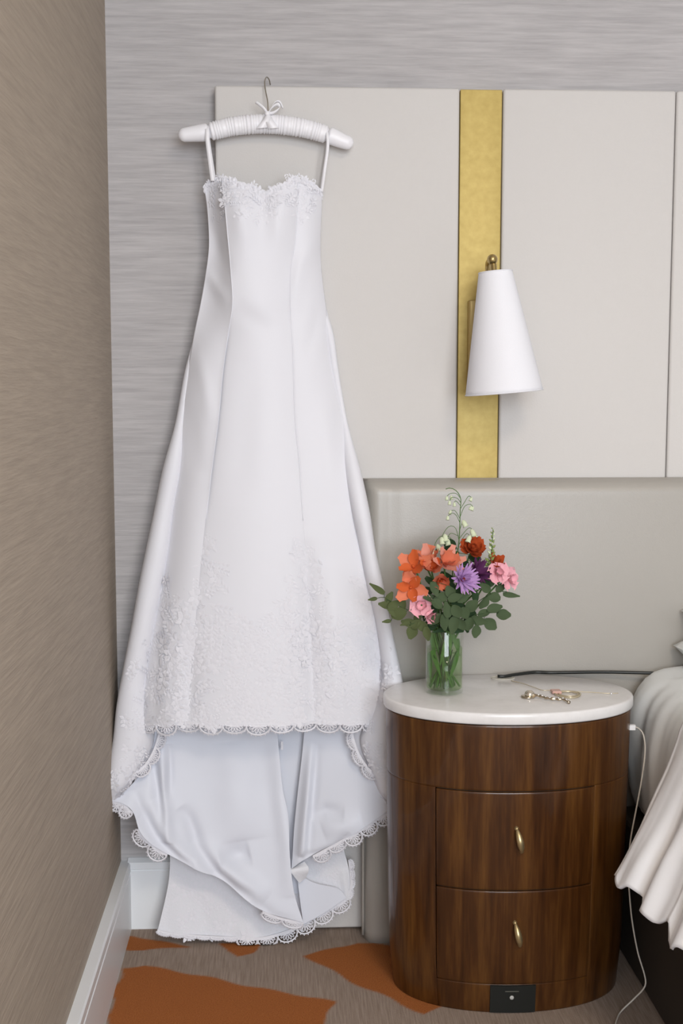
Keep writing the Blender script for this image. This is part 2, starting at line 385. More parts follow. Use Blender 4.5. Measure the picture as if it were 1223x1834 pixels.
def veneer(name, w0, w1, z0, z1, parent, thick=.012, seg=40, nz=6, mtl='wood', off=0.0):
    """curved slab following the oval between angles w0..w1 with softened edges"""
    Z = [z0, z0 + .0006] + list(np.linspace(z0 + .004, z1 - .004, nz)) + [z1 - .0006, z1]
    I = [.0006, .0002] + [0] * nz + [.0002, .0006]
    Wg = np.concatenate([[w0], np.linspace(w0 + .004, w1 - .004, seg), [w1]]); V = []
    for z, ins in zip(Z, I):
        t = taper(z)
        for j, w in enumerate(Wg):
            e = .0004 if j in (0, len(Wg) - 1) else 0
            V.append((*oval(w, (NA + off - ins - e) * t, (NB + off - ins - e) * t), z))
    nc = len(Wg); nr = len(Z)
    outer = len(V)
    for z in (z0, z1):
        t = taper(z)
        for w in Wg: V.append((*oval(w, (NA + off - thick) * t, (NB + off - thick) * t), z))
    F = grid_faces(nr, nc)
    b, tq = outer, outer + nc
    for j in range(nc - 1):
        F.append((j, b + j, b + j + 1, j + 1)); q = (nr - 1) * nc
        F.append((q + j, q + j + 1, tq + j + 1, tq + j)); F.append((b + j, tq + j, tq + j + 1, b + j + 1))
    for j in (0, nc - 1):
        F.append(tuple([i * nc + j for i in range(nr)] + [tq + j, b + j]))
    return mk(name, V, F, mtl, parent)
def ang(x):
    u = max(-1, min(1, (x - NX) / NA)); s = -1
    c = math.copysign(abs(u) ** (2.1 / 2), u); return 2 * PI - math.acos(c)
wl, wr = ang(.287), ang(.594)
g_ = .0007 / .15
veneer('front_apron', ang(NX + NA) - PI - .9, 2 * PI + .9, .4398, .5655, ns, seg=110)
dr = [veneer('drawer', wl + g_, wr - g_, .2467, .4370, ns), veneer('drawer', wl + g_, wr - g_, .0595, .2440, ns)]
veneer('plinth', wl, wr, .0005, .0585, ns)
veneer('side_panel', ang(NX + NA) - PI - .9, wl - g_ * .2, .0005, .4394, ns, seg=50)
veneer('side_panel', wr + g_ * .2, 2 * PI + .9, .0005, .4394, ns, seg=50)
for d, zc in zip(dr, (.346, .161)):
    hx = .4425; y0 = front_y(hx, zc); mb = MB()
    P = []
    for s in np.linspace(-1, 1, 21):
        P.append((hx + .0052 * s, y0 - .0035 - .0110 * (1 - s * s), zc - .0235 * s))
    mb.add(tube(P, [.0012 + .0056 * (1 - s * s) ** .8 for s in np.linspace(-1, 1, 21)], 12))
    for s in (-1, 1): mb.add(lathe([(.0042, 0), (.0042, .003), (.002, .0075)], (hx + .0050 * s, y0 + .001, zc - .0222 * s), 12, (0, -1, 0)))
    tag(mb.build('handle', 'brass_pale', d), 'slim brass bow handle, slightly tilted')
# black plate with button at the plinth
mb = MB(); x0, x1 = .393, .480
V = []
nxp = 14
for z in (.002, .0575):
    for off in (.0035, -.004):
        for i in range(nxp):
            x = x0 + (x1 - x0) * i / (nxp - 1); V.append((x, front_y(x, z, off), z))
b = 2 * nxp; F = []
for i in range(nxp - 1):
    F += [(i, i + 1, b + i + 1, b + i), (nxp + i, b + nxp + i, b + nxp + i + 1, nxp + i + 1), (b + i, b + i + 1, b + nxp + i + 1, b + nxp + i), (i, nxp + i, nxp + i + 1, i + 1)]
F += [(0, b, b + nxp, nxp), (nxp - 1, 2 * nxp - 1, b + 2 * nxp - 1, b + nxp - 1)]
pl = tag(mk('sensor_plate', V, F, 'black', ns, False), 'black plate with a small pale button')
xb = .434; yb = front_y(xb, .03, .0035)
MB().add(lathe([(.0042, 0), (.0042, .0012), (.003, .0022), (.0005, .0025)], (xb, yb + .0006, .0335), 20, (0, -1, 0))).build('button', 'grey', pl)
V = []
for z in (.0455, .0475):
    for i in range(8):
        x = xb - .013 + .026 * i / 7; V.append((x, front_y(x, z, .0039), z))
mk('print_line', V, grid_faces(2, 8), 'greydim', pl, False)
# marble top
def slab(z0, z1, a, b, seg=128):
    pr = [(0.006, z0), (.0015, z0 + .0012), (0, z0 + .004), (0, z1 - .004), (.0012, z1 - .0012), (.005, z1)]
    V = []
    for ins, z in pr:
        for k in range(seg): V.append((*oval(2 * PI * k / seg, a - ins, b - ins, 2.05), z))
    return V, grid_faces(len(pr), seg, True) + [tuple(range(seg))[::-1], tuple((len(pr) - 1) * seg + k for k in range(seg))]
MB().add(slab(.567, .590, .2475, .160)).build('marble_top', 'marble', ns)
MB().add(slab(.5640, .5672, NA - .004, NB - .004)).build('top_shadow_gap', 'black', ns)
gr = [(.458 + .024 * math.cos(w), -.150 + .016 * math.sin(w), .5905) for w in np.linspace(0, 2 * PI, 40, endpoint=False)]
gm = MB().add(tube(gr, .0011, 6, True)); V = gr[:]; gm.add(([(x, y, .5903) for x, y, z in gr], [tuple(range(40))]))
tag(gm.build('cable_grommet', mat('grommet_grey', (.52, .50, .44), .4), ns), 'small pale oval cable port in the marble')

# ------------------------------------------------------------------ satin hanger
hg = empty('padded_hanger', (-.02, -.07, 1.66), 'white padded satin hanger with a bow, hooked over the cream wall panel', 'hanger')
bar = spl([(-0.2058,-0.072,1.6998), (-0.1765,-0.072,1.7034), (-0.1426,-0.072,1.7081), (-0.0917,-0.072,1.7197), (-0.026,-0.072,1.7247), (0.0442,-0.072,1.7177), (0.1011,-0.072,1.7027), (0.1262,-0.072,1.693), (0.1501,-0.072,1.6854)], 420)
tt = np.linspace(0, 1, 420)
rad = (.0165 + .0028 * np.sin(tt * PI)) * (.78 + .22 * np.clip(np.minimum(tt, 1 - tt) / .13, 0, 1))
endf = np.minimum(tt, 1 - tt) / .035; rad *= np.sqrt(np.clip(1 - (1 - np.clip(endf, 0, 1)) ** 2, 0.01, 1))
tL, tR = .175, .845
rad *= 1 - .30 * np.exp(-((tt - tL) / .008) ** 2) - .30 * np.exp(-((tt - tR) / .008) ** 2)
ru = (tt > tL + .006) & (tt < tR - .006)
ph = np.cumsum(1 + .35 * np.sin(tt * 90)) / 420 * 2 * PI * 58
rad_r = rad * np.where(ru, 1 + .06 * np.sin(ph) * (0.6 + .4 * np.sin(tt * 67)), 1)
def sub(a, b): k = (tt >= a) & (tt <= b); return bar[k], rad_r[k]
def padded(a, b, name):
    P, r = sub(a, b); V, F = tube(P, r, 24); V = np.array(V)
    V[:, 1] = -.072 + (V[:, 1] + .072) * .85
    return mk(name, V, F, 'hanger_satin', hg)
padded(tL - .002, tR + .002, 'ruched_cover'); padded(0, tL, 'end_pad'); padded(tR, 1, 'end_pad')
hook = spl([(-0.0226,-0.072,1.7358), (-0.0236,-0.07,1.755), (-0.0247,-0.066,1.7724), (-0.028,-0.06,1.7903), (-0.0303,-0.052,1.8087), (-0.0292,-0.046,1.819), (-0.0258,-0.039,1.8251), (-0.0213,-0.03,1.8218), (-0.0191,-0.022,1.8137)], 60)
MB().add(tube(hook, .0013, 8)).build('hook', 'steel', hg)
def ribbon(pts, w, axis, n=24):
    """flat strip along pts, widened along axis; with thickness"""
    P = spl(pts, n); A = np.array(axis, float)
    if A.ndim == 1: A = np.tile(A, (n, 1))
    ws = np.broadcast_to(np.asarray(w, float), (n,))[:, None]
    T = np.gradient(P, axis=0); N = np.cross(T, A); N /= np.maximum(np.linalg.norm(N, axis=1), 1e-9)[:, None]; t = .0005
    V = np.concatenate([P - A * ws / 2 - N * t, P + A * ws / 2 - N * t, P + A * ws / 2 + N * t, P - A * ws / 2 + N * t], 1).reshape(-1, 3)
    return V.tolist(), grid_faces(n, 4, True) + [(3, 2, 1, 0), tuple((n - 1) * 4 + k for k in range(4))]
kx, ky, kz = [(-0.0247,-0.083,1.7423)][0]
bw = MB()
bw.add(ribbon([(kx, ky, kz), (kx + .010, ky - .006, kz + .012), (kx + .021, ky - .008, kz + .017), (kx + .024, ky - .006, kz + .010), (kx + .013, ky - .004, kz + .002), (kx, ky, kz)], .008, (0.35, -.55, .75)))
bw.add(ribbon([(kx, ky, kz), (kx - .006, ky - .006, kz + .008), (kx - .015, ky - .006, kz + .016), (kx - .023, ky - .004, kz + .022)], .0065, (.5, -.5, .6)))
bw.add(ribbon([(kx + .002, ky, kz), (kx + .014, ky - .008, kz + .020), (kx + .024, ky - .006, kz + .023), (kx + .031, ky - .004, kz + .011)], .006, (.3, -.5, .5)))
bw.add(lathe([(.001, -.005), (.0045, -.004), (.0055, 0), (.0045, .004), (.001, .005)], (kx, ky - .002, kz), 14, (1, 0, 0)))
bw.build('ribbon_bow', 'hanger_satin', hg)
bw = MB()
for sx in (-1, 1):
    bw.add(ribbon([(kx, ky - .004, kz - .004), (kx + sx * .004, -.093, kz - .016), (kx + sx * .012, -.091, kz - .030)], [.012 + .010 * i / 23 for i in range(24)], (1, 0, .1)))
bw.build('ribbon_wrap', 'hanger_satin', hg)

# ------------------------------------------------------------------ wedding dress
dress = empty('wedding_dress', (-.03, -.09, 0), 'long white satin wedding dress with lace hems hanging from the padded hanger', 'dress')
FR = [  # front shell rows: left edge, left seam, right seam, right edge
 [(-0.1539,-0.075,1.5923), (-0.1175,-0.103,1.5882), (0.0354,-0.103,1.5894), (0.086,-0.075,1.5885)],
 [(-0.1489,-0.072,1.5481), (-0.1103,-0.124,1.5413), (0.0341,-0.105,1.5448), (0.0849,-0.072,1.5497)],
 [(-0.1463,-0.07,1.4845), (-0.1042,-0.124,1.4787), (0.0293,-0.106,1.4814), (0.0826,-0.07,1.4857)],
 [(-0.1526,-0.07,1.4304), (-0.1002,-0.124,1.4257), (0.0212,-0.106,1.4279), (0.0848,-0.07,1.4314)],
 [(-0.1648,-0.07,1.3646), (-0.0974,-0.124,1.3613), (0.0198,-0.106,1.3629), (0.0927,-0.07,1.3655)],
 [(-0.1793,-0.07,1.2997), (-0.1076,-0.11,1.2983), (0.0229,-0.108,1.2986), (0.0995,-0.072,1.3002)],
 [(-0.1928,-0.071,1.2253), (-0.1183,-0.114,1.2249), (0.0248,-0.112,1.225), (0.1097,-0.076,1.2254)],
 [(-0.2077,-0.074,1.1275), (-0.1281,-0.119,1.1286), (0.0278,-0.118,1.1284), (0.1302,-0.085,1.1274)],
 [(-0.2155,-0.077,1.0408), (-0.1401,-0.124,1.0435), (0.0354,-0.125,1.043), (0.141,-0.1,1.0412)],
 [(-0.2291,-0.081,0.9539), (-0.1509,-0.13,0.9582), (0.0407,-0.133,0.9576), (0.1528,-0.118,0.9556)],
 [(-0.2391,-0.085,0.8725), (-0.1606,-0.136,0.8785), (0.0472,-0.14,0.8777), (0.1689,-0.122,0.8747)],
 [(-0.2528,-0.088,0.7907), (-0.1691,-0.142,0.7987), (0.0526,-0.146,0.7976), (0.1838,-0.126,0.7934)],
 [(-0.2712,-0.091,0.7051), (-0.1776,-0.148,0.7153), (0.0568,-0.152,0.7138), (0.2025,-0.129,0.708)],
 [(-0.2899,-0.095,0.6027), (-0.1876,-0.154,0.6154), (0.0621,-0.158,0.6135), (0.2142,-0.132,0.6056)],
 [(-0.3001,-0.098,0.5283), (-0.1937,-0.16,0.5433), (0.0653,-0.163,0.5407), (0.2155,-0.134,0.5311)],
 [(-0.3028,-0.1,0.4929), (-0.1962,-0.163,0.509), (0.0674,-0.166,0.5062), (0.2143,-0.136,0.4958)]]
FR = np.array(FR); NV = 150
cols = [spl(FR[:, c], NV) for c in range(4)]
vv = np.linspace(0, 1, NV); zrow = cols[1][:, 2]
neck = np.array([(-0.1529,-0.09,1.5944), (-0.1494,-0.09,1.6055), (-0.1365,-0.1,1.6095), (-0.1196,-0.1,1.6118), (-0.1002,-0.11,1.6081), (-0.0854,-0.12,1.5968), (-0.0709,-0.12,1.5936), (-0.0553,-0.12,1.5926), (-0.0442,-0.12,1.585), (-0.0354,-0.12,1.5753), (-0.0264,-0.12,1.5764), (-0.0152,-0.12,1.5864), (-0.0017,-0.12,1.5919), (0.0117,-0.12,1.5964), (0.0208,-0.11,1.608), (0.0287,-0.11,1.6135), (0.0434,-0.1,1.6098), (0.0662,-0.09,1.6016), (0.0779,-0.08,1.5944), (0.0858,-0.08,1.5877)])
zbot_py420 = [(-0.036,-0.11,1.4939)][0][2]
def ridge(V, path, amp, w, side=0):
    """push V toward the viewer (-y) along a polyline in the x-z plane; side!=0: only a one-sided step"""
    P = np.asarray(path, float)[:, [0, 2]]; Q = V[:, [0, 2]]; best = np.full(len(V), 9.0); sg = np.zeros(len(V)); al = np.zeros(len(V))
    for i in range(len(P) - 1):
        a, b = P[i], P[i + 1]; ab = b - a; L2 = ab @ ab
        t = np.clip(((Q - a) @ ab) / L2, 0, 1); d = Q - (a + t[:, None] * ab); dd = np.linalg.norm(d, axis=1)
        k = dd < best; best[k] = dd[k]; sg[k] = (ab[0] * d[:, 1] - ab[1] * d[:, 0])[k]; al[k] = ((i + t) / (len(P) - 1))[k]
    fade = np.sin(np.clip(al, .0, 1) * PI) ** .6
    g = np.exp(-(best / w) ** 2) * fade
    if side: g = g * (np.sign(sg) == side)
    V[:, 1] -= amp * g
front_ridges = [
 ([(-0.1318,-0.1,1.5223), (-0.1211,-0.1,1.4668), (-0.107,-0.1,1.4111)], -.006, .014),
 ([(-0.1519,-0.1,1.4332), (-0.1331,-0.1,1.3998), (-0.1052,-0.1,1.3606)], .006, .012),
 ([(-0.0961,-0.1,1.3606), (-0.06,-0.1,1.3326), (-0.0147,-0.1,1.2988)], -.003, .02),
 ([(0.0197,-0.1,1.3441), (0.0429,-0.1,1.4453), (0.0794,-0.1,1.5013)], .004, .014),
 ([(-0.1741,-0.1,1.2759), (-0.1579,-0.1,1.208), (-0.1418,-0.1,1.1167)], .004, .016),
 ([(0.048,-0.1,1.2536), (0.0653,-0.1,1.299), (0.0825,-0.1,1.3668)], -.003, .012),
 ([(-0.1892,-0.1,1.1625), (-0.182,-0.1,1.0938), (-0.175,-0.1,1.0133)], -.004, .02),
 ([(0.088,-0.1,1.1852), (0.0994,-0.1,1.0702), (0.1109,-0.1,0.9541)], .004, .02),
 ([(-0.0606,-0.1,1.2535), (-0.0731,-0.1,1.1166), (-0.0859,-0.1,0.955)], -.003, .03),
 ([(0.0468,-0.1,0.8843), (0.0546,-0.1,0.7429), (0.0589,-0.1,0.5999), (0.0633,-0.1,0.4891)], -.010, .016),
 ([(0.0991,-0.1,0.837), (0.1107,-0.1,0.6591), (0.1177,-0.1,0.4883)], .006, .022),
 ([(-0.1813,-0.1,0.6859), (-0.1884,-0.1,0.5788), (-0.193,-0.1,0.4926)], -.005, .016),
 ([(-0.25,-0.1,0.7456), (-0.2603,-0.1,0.6035), (-0.2654,-0.1,0.4936)], -.004, .012)]
def panel_grid(a, b, n, kind):
    s = np.linspace(0, 1, n)[None, :, None]; A = cols[a][:, None, :]; B = cols[b][:, None, :]
    G = A * (1 - s) + B * s; s = s[..., 0]; v = vv[:, None]
    waist = .27; below = 1 / (1 + np.exp(-(v - waist) * 60)); low = np.clip((.66 - v) * 9, .25, 1)
    yA, yB = A[..., 1], B[..., 1]
    if kind == 'c':
        G[..., 1] -= (.012 + .008 * v) * 4 * s * (1 - s)
        G[..., 1] += (.0038 * np.exp(-s / .025) * below * low + .0016 * np.exp(-(1 - s) / .02) * (1 - .6 * below)) 
        bust = np.exp(-((v - .05) / .06) ** 2)
        G[..., 1] -= .016 * bust * (np.exp(-((s - .22) / .2) ** 2) + np.exp(-((s - .78) / .2) ** 2))
    if kind == 'l':
        G[..., 1] = yA + (yB - yA) * ((1 - (1 - s) ** 2.2) * below + (1 - below) * s ** 1.35)
        G[..., 1] -= .0035 * np.exp(-(1 - s) / .10) * below * low
        G[..., 1] += .004 * np.sin(PI * s ** .8) ** 2 * (1 - below) * np.exp(-((v - .14) / .10) ** 2)
    if kind == 'r':
        G[..., 1] = yB + (yA - yB) * (1 - s ** 2.4)
        G[..., 1] += .0012 * np.exp(-s / .02) * below * low
    V = G.reshape(-1, 3)
    # sweetheart top edge
    zt = np.interp(V[:, 0], neck[:, 0], neck[:, 2]); z0 = np.repeat(G[0, :, 2][None], NV, 0).ravel()
    k = np.clip((V[:, 2] - zbot_py420) / (z0 - zbot_py420), 0, 1); V[:, 2] += (zt - z0) * k
    for p, a_, w_ in front_ridges: ridge(V, p, a_, w_)
    return V.reshape(NV, n, 3)
GL, GC, GR = panel_grid(0, 1, 34, 'l'), panel_grid(1, 2, 70, 'c'), panel_grid(2, 3, 40, 'r')
# returns tucked behind the outer edges
def with_return(G, left):
    e = G[:, 0] if left else G[:, -1]; out = []
    for k, (dx, dy) in enumerate(((.003, .008), (.010, .016), (.022, .022))):
        q = e.copy(); q[:, 0] += dx * (1 if left else -1); q[:, 1] = np.minimum(q[:, 1] + dy, -.050); out.append(q)
    out = np.stack(out, 1)
    return np.concatenate([out[:, ::-1], G], 1) if left else np.concatenate([G, out], 1)
def add_grid(name, G, material, parent, flip=False, thick=.0012):
    o = mk(name, G.reshape(-1, 3), grid_faces(G.shape[0], G.shape[1], flip=not flip), material, parent); return o
add_grid('front_panel', GC, 'satin', dress)
add_grid('side_panel', with_return(GL, True), 'satin', dress)
add_grid('side_panel', with_return(GR, False), 'satin', dress)
# piped princess seams
mb = MB()
for G, j in ((GC, 0), (GC, -1)):
    k = int(NV * .62); P = G[:k:2, j].copy(); P[:, 1] -= .0004; mb.add(tube(P, .0009, 5))
mb.build('princess_seam', 'satin', dress)

# back panel: rolls forward at both sides, runs flat behind
BR = [
 [(-0.1534,-0.065,1.5882), (-0.1453,-0.068,1.5878), (0.0782,-0.068,1.5861), (0.0852,-0.065,1.5866)],
 [(-0.1457,-0.06,1.4856), (-0.1386,-0.065,1.4851), (0.0747,-0.065,1.4863), (0.0817,-0.06,1.4869)],
 [(-0.1643,-0.06,1.3653), (-0.156,-0.065,1.365), (0.0848,-0.065,1.3658), (0.0931,-0.06,1.3661)],
 [(-0.1789,-0.06,1.3001), (-0.1716,-0.065,1.2999), (0.0928,-0.065,1.3005), (0.1103,-0.065,1.3005)],
 [(-0.1993,-0.062,1.2254), (-0.1841,-0.065,1.2254), (0.1031,-0.068,1.2255), (0.1205,-0.07,1.2255)],
 [(-0.2201,-0.064,1.1192), (-0.198,-0.066,1.1192), (0.1214,-0.075,1.119), (0.1386,-0.08,1.1191)],
 [(-0.2467,-0.067,1.0252), (-0.2049,-0.068,1.0251), (0.1297,-0.095,1.0258), (0.1631,-0.1,1.026)],
 [(-0.2663,-0.07,0.9343), (-0.2222,-0.07,0.934), (0.1446,-0.12,0.9373), (0.1815,-0.122,0.9373)],
 [(-0.2835,-0.073,0.8571), (-0.2324,-0.072,0.8566), (0.1607,-0.124,0.861), (0.1928,-0.128,0.8613)],
 [(-0.2982,-0.076,0.7891), (-0.2449,-0.074,0.7884), (0.1733,-0.127,0.7936), (0.2077,-0.132,0.7941)],
 [(-0.3143,-0.08,0.7034), (-0.2621,-0.078,0.7025), (0.1931,-0.13,0.7083), (0.224,-0.136,0.7091)],
 [(-0.3353,-0.085,0.6009), (-0.2799,-0.08,0.5991), (0.2049,-0.132,0.6057), (0.245,-0.14,0.6071)],
 [(-0.3489,-0.09,0.5268), (-0.2806,-0.084,0.5243), (0.1934,-0.132,0.5309), (0.2592,-0.142,0.5327)],
 [(-0.3563,-0.096,0.46), (-0.2707,-0.088,0.4564), (0.1619,-0.132,0.4631), (0.2663,-0.145,0.4654)],
 [(-0.366,-0.102,0.398), (-0.2955,-0.096,0.3951), (0.1795,-0.134,0.3997), (0.2654,-0.146,0.4022)],
 [(-0.3675,-0.106,0.3522), (-0.3304,-0.104,0.351), (0.1983,-0.136,0.353), (0.2515,-0.146,0.3555)],
 [(-0.3616,-0.11,0.3269), (-0.3535,-0.11,0.3243), (0.2147,-0.138,0.3244), (0.2259,-0.145,0.3266)]]
BR = np.array(BR); NB_ = 130; bc = [spl(BR[:, c], NB_) for c in range(4)]
def roll(inner, outer, n=22):
    th = np.linspace(0, PI, n)[None, :]; w = (inner[:, 0] - outer[:, 0])[:, None]
    cx = ((inner[:, 0] + outer[:, 0]) / 2)[:, None]
    ry = np.clip(np.abs(w) * .75, .004, .036)
    x = cx + w / 2 * np.cos(th); tmix = (1 - np.cos(th)) / 2
    y = inner[:, 1:2] * (1 - tmix) + outer[:, 1:2] * tmix - ry * np.sin(th) ** .8
    z = inner[:, 2:3] * (1 - tmix) + outer[:, 2:3] * tmix
    return np.stack([x, y, z], 2)
RL = roll(bc[1], bc[0]); RRt = roll(bc[2], bc[3])
nb = 30; s = np.linspace(0, 1, nb)[None, :, None]
e0 = bc[0] + np.array([.004, 0, 0]); e1 = bc[3] - np.array([.004, 0, 0])
e0[:, 1] = np.minimum(-.046, e0[:, 1] + .03); e1[:, 1] = np.minimum(e1[:, 1] + .02, np.where((e1[:, 2] < 1.02), -.114, -.05))
BK = e0[:, None] * (1 - s) + e1[:, None] * s
kx_ = np.clip((BK[..., 0] - .125) / .035, 0, 1); kx_ = kx_ * kx_ * (3 - 2 * kx_)
BK[:, 1:-1, 1] = (np.minimum(-.0455, 0 * kx_ - .0455) * (1 - kx_) + e1[:, None, 1] * kx_)[:, 1:-1]
GB = np.concatenate([RL, BK, RRt[:, ::-1]], 1)
add_grid('back_panel', GB, 'satin', dress)

def coons(top, bot, left, right, nu, nv):
    T, B, Lf, Rt = spl(top, nu), spl(bot, nu), spl(left, nv), spl(right, nv)
    u = np.linspace(0, 1, nu)[None, :, None]; v = np.linspace(0, 1, nv)[:, None, None]
    G = (1 - v) * T[None] + v * B[None] + (1 - u) * Lf[:, None] + u * Rt[:, None]
    G -= (1-u)*(1-v)*T[0] + u*(1-v)*T[-1] + (1-u)*v*B[0] + u*v*B[-1]
    return G
# lining of the back skirt, seen from inside below the front hem
lt = [(-0.2681,-0.085,0.4979), (-0.1972,-0.075,0.4942), (-0.1026,-0.072,0.4921), (-0.0146,-0.078,0.4925)]
ll = [(-0.2681,-0.085,0.4979), (-0.2731,-0.088,0.4565), (-0.2838,-0.092,0.4191), (-0.3024,-0.1,0.3783), (-0.3342,-0.112,0.3464), (-0.359,-0.12,0.3303)]
lb = [(-0.359,-0.12,0.3303), (-0.3325,-0.128,0.3254), (-0.3136,-0.134,0.3091), (-0.2998,-0.138,0.2718), (-0.2791,-0.14,0.2469), (-0.2422,-0.142,0.2204), (-0.1844,-0.143,0.1893), (-0.1262,-0.145,0.1586), (-0.0797,-0.148,0.1199), (-0.033,-0.152,0.0902), (0.0409,-0.155,0.0716)]
lr = [(-0.0146,-0.078,0.4925), (-0.0079,-0.086,0.4155), (-0.0011,-0.095,0.345), (0.0104,-0.108,0.2881), (0.0135,-0.126,0.2092), (0.0225,-0.142,0.1299), (0.0409,-0.155,0.0716)]
GLi = coons(lt, lb, ll, lr, 110, 110); V = GLi.reshape(-1, 3)
rid = [
 ([(-0.2752,0,0.4333), (-0.2687,0,0.3806), (-0.2574,0,0.3174), (-0.2475,0,0.2462)], -.010, .010, 0),
 ([(-0.2556,0,0.4431), (-0.2508,0,0.3551), (-0.2445,0,0.2792), (-0.2402,0,0.241)], .014, .012, 0),
 ([(-0.2411,0,0.4404), (-0.2395,0,0.3801), (-0.2428,0,0.3146)], -.008, .008, 0),
 ([(-0.3106,0,0.3497), (-0.3002,0,0.3155), (-0.2824,0,0.2798), (-0.2549,0,0.2388), (-0.2185,0,0.2101), (-0.1855,0,0.1967)], -.010, .012, 0),
 ([(-0.2719,0,0.3302), (-0.2545,0,0.2667), (-0.2062,0,0.215), (-0.1513,0,0.1756)], .010, .014, 0),
 ([(-0.2172,0,0.3104), (-0.1992,0,0.2848), (-0.179,0,0.2298), (-0.1414,0,0.178), (-0.1023,0,0.1426), (-0.0641,0,0.12)], -.013, .014, 0),
 ([(-0.1912,0,0.2402), (-0.1387,0,0.201), (-0.0836,0,0.1551), (-0.0344,0,0.122)], .012, .020, 0),
 ([(-0.1326,0,0.2008), (-0.0956,0,0.2066), (-0.0708,0,0.2125)], -.012, .022, 0),
 ([(-0.303,0,0.2928), (-0.2793,0,0.2417), (-0.2189,0,0.1833), (-0.1332,0,0.1368), (-0.0595,0,0.071)], .008, .016, 0),
 ([(-0.1058,0,0.441), (-0.0945,0,0.3274), (-0.083,0,0.2382)], .012, .045, 0),
 ([(-0.014,0,0.4522), (-0.0048,0,0.3259), (0.0095,0,0.2238), (0.0128,0,0.1211)], .010, .018, 0),
 ([(-0.0715,0,0.1228), (-0.0222,0,0.0831), (0.0337,0,0.0625)], -.005, .012, 0)]
for p, a_, w_, sd in rid: ridge(V, p, a_ * 1.0, w_, sd)
GLi = V.reshape(GLi.shape)
add_grid('lining_flap', GLi, 'lining', dress)
rt = [(0.0483,-0.085,0.4936), (0.0992,-0.09,0.4943), (0.1497,-0.1,0.4964)]
rr_ = [(0.1497,-0.1,0.4964), (0.1576,-0.108,0.4501), (0.1711,-0.118,0.4226), (0.1885,-0.14,0.3871), (0.2066,-0.15,0.348), (0.2215,-0.156,0.3137)]
rb = [(0.0169,-0.128,0.1781), (0.0381,-0.135,0.1964), (0.0616,-0.14,0.2101), (0.1085,-0.145,0.2379), (0.1704,-0.15,0.275), (0.2215,-0.156,0.3137)]
rl = [(0.0483,-0.085,0.4936), (0.0408,-0.09,0.416), (0.0309,-0.1,0.3339), (0.0233,-0.112,0.2648), (0.0194,-0.122,0.2075), (0.0169,-0.128,0.1781)]
GRi = coons(rt, rb, rl, rr_, 80, 90); V = GRi.reshape(-1, 3)
for p, a_, w_ in [
 ([(0.0608,0,0.4386), (0.0507,0,0.325), (0.0405,0,0.2233), (0.0354,0,0.2041)], .012, .010),
 ([(0.0731,0,0.4385), (0.0655,0,0.3501), (0.0555,0,0.2741), (0.0503,0,0.2103)], -.007, .009),
 ([(0.0317,0,0.2017), (0.0714,0,0.2137), (0.1086,0,0.2284), (0.1397,0,0.2599)], -.008, .008),
 ([(0.0341,0,0.1785), (0.09,0,0.1903), (0.1645,0,0.2402)], .007, .012),
 ([(0.0592,0,0.2867), (0.0901,0,0.3028), (0.1273,0,0.2983)], -.008, .014),
 ([(0.0839,0,0.2608), (0.1149,0,0.273), (0.1645,0,0.285)], .008, .02)]: ridge(V, p, a_, w_)
GRi = V.reshape(GRi.shape); add_grid('lining_flap', GRi, 'lining', dress)
# care tag in the gap
box('care_tag', [(-0.0043,-0.086,0.424)][0], tuple(np.array([(-0.0043,-0.086,0.424)][0]) + np.array([.005, .0008, .018])), 'lace', dress)
# dark inner fold seen between the two flaps
gv = coons([(-0.0256,-0.055,0.4864), (0.0643,-0.06,0.4865)], [(-0.0035,-0.085,0.1061), (0.0386,-0.085,0.1052)], [(-0.0256,-0.055,0.4864), (-0.0035,-0.085,0.1061)], [(0.0643,-0.06,0.4865), (0.0386,-0.085,0.1052)], 12, 30)
add_grid('inner_fold', gv, 'lining', dress)

# train lying down to the floor
trt = [(-0.254,-0.062,0.239), (-0.1294,-0.06,0.236), (0.0153,-0.064,0.2348), (0.1478,-0.075,0.2552)]
trl = [(-0.254,-0.062,0.239), (-0.2448,-0.066,0.1906), (-0.2461,-0.072,0.1431), (-0.2544,-0.08,0.0967), (-0.2704,-0.098,0.0327)]
trb = [(-0.2704,-0.098,0.0327), (-0.249,-0.098,0.026), (-0.1776,-0.098,0.0169), (-0.0999,-0.099,0.0118), (-0.046,-0.099,0.0106), (0.0141,-0.096,0.0254), (0.0443,-0.096,0.0423), (0.0987,-0.092,0.0694), (0.1399,-0.088,0.0918)]
trr = [(0.1478,-0.075,0.2552), (0.1307,-0.078,0.2068), (0.1379,-0.08,0.17), (0.1462,-0.084,0.1276), (0.1399,-0.088,0.0918)]
GT = coons(trt, trb, trl, trr, 110, 70); V = GT.reshape(-1, 3)
for p, a_, w_ in [
 ([(-0.2319,0,0.126), (-0.2206,0,0.0485), (-0.2154,0,-0.0227)], .004, .02), ([(-0.183,0,0.0993), (-0.1591,0,0.0214), (-0.1473,0,-0.0308)], -.004, .02),
 ([(-0.0969,0,0.0459), (-0.0724,0,0.0065), (-0.0602,0,-0.0327)], .006, .02), ([(0.1285,0,0.1575), (0.1372,0,0.0992), (0.1447,0,0.0602)], .006, .008),
 ([(0.0399,0,0.0559), (0.0898,0,0.0808), (0.1335,0,0.0928)], .006, .012)]: ridge(V, p, a_, w_)
V[:, 2] = np.maximum(V[:, 2], .003); V[:, 1] = np.minimum(V[:, 1], -.0465)
GT = V.reshape(GT.shape); add_grid('train', GT, 'lace_ground', dress)
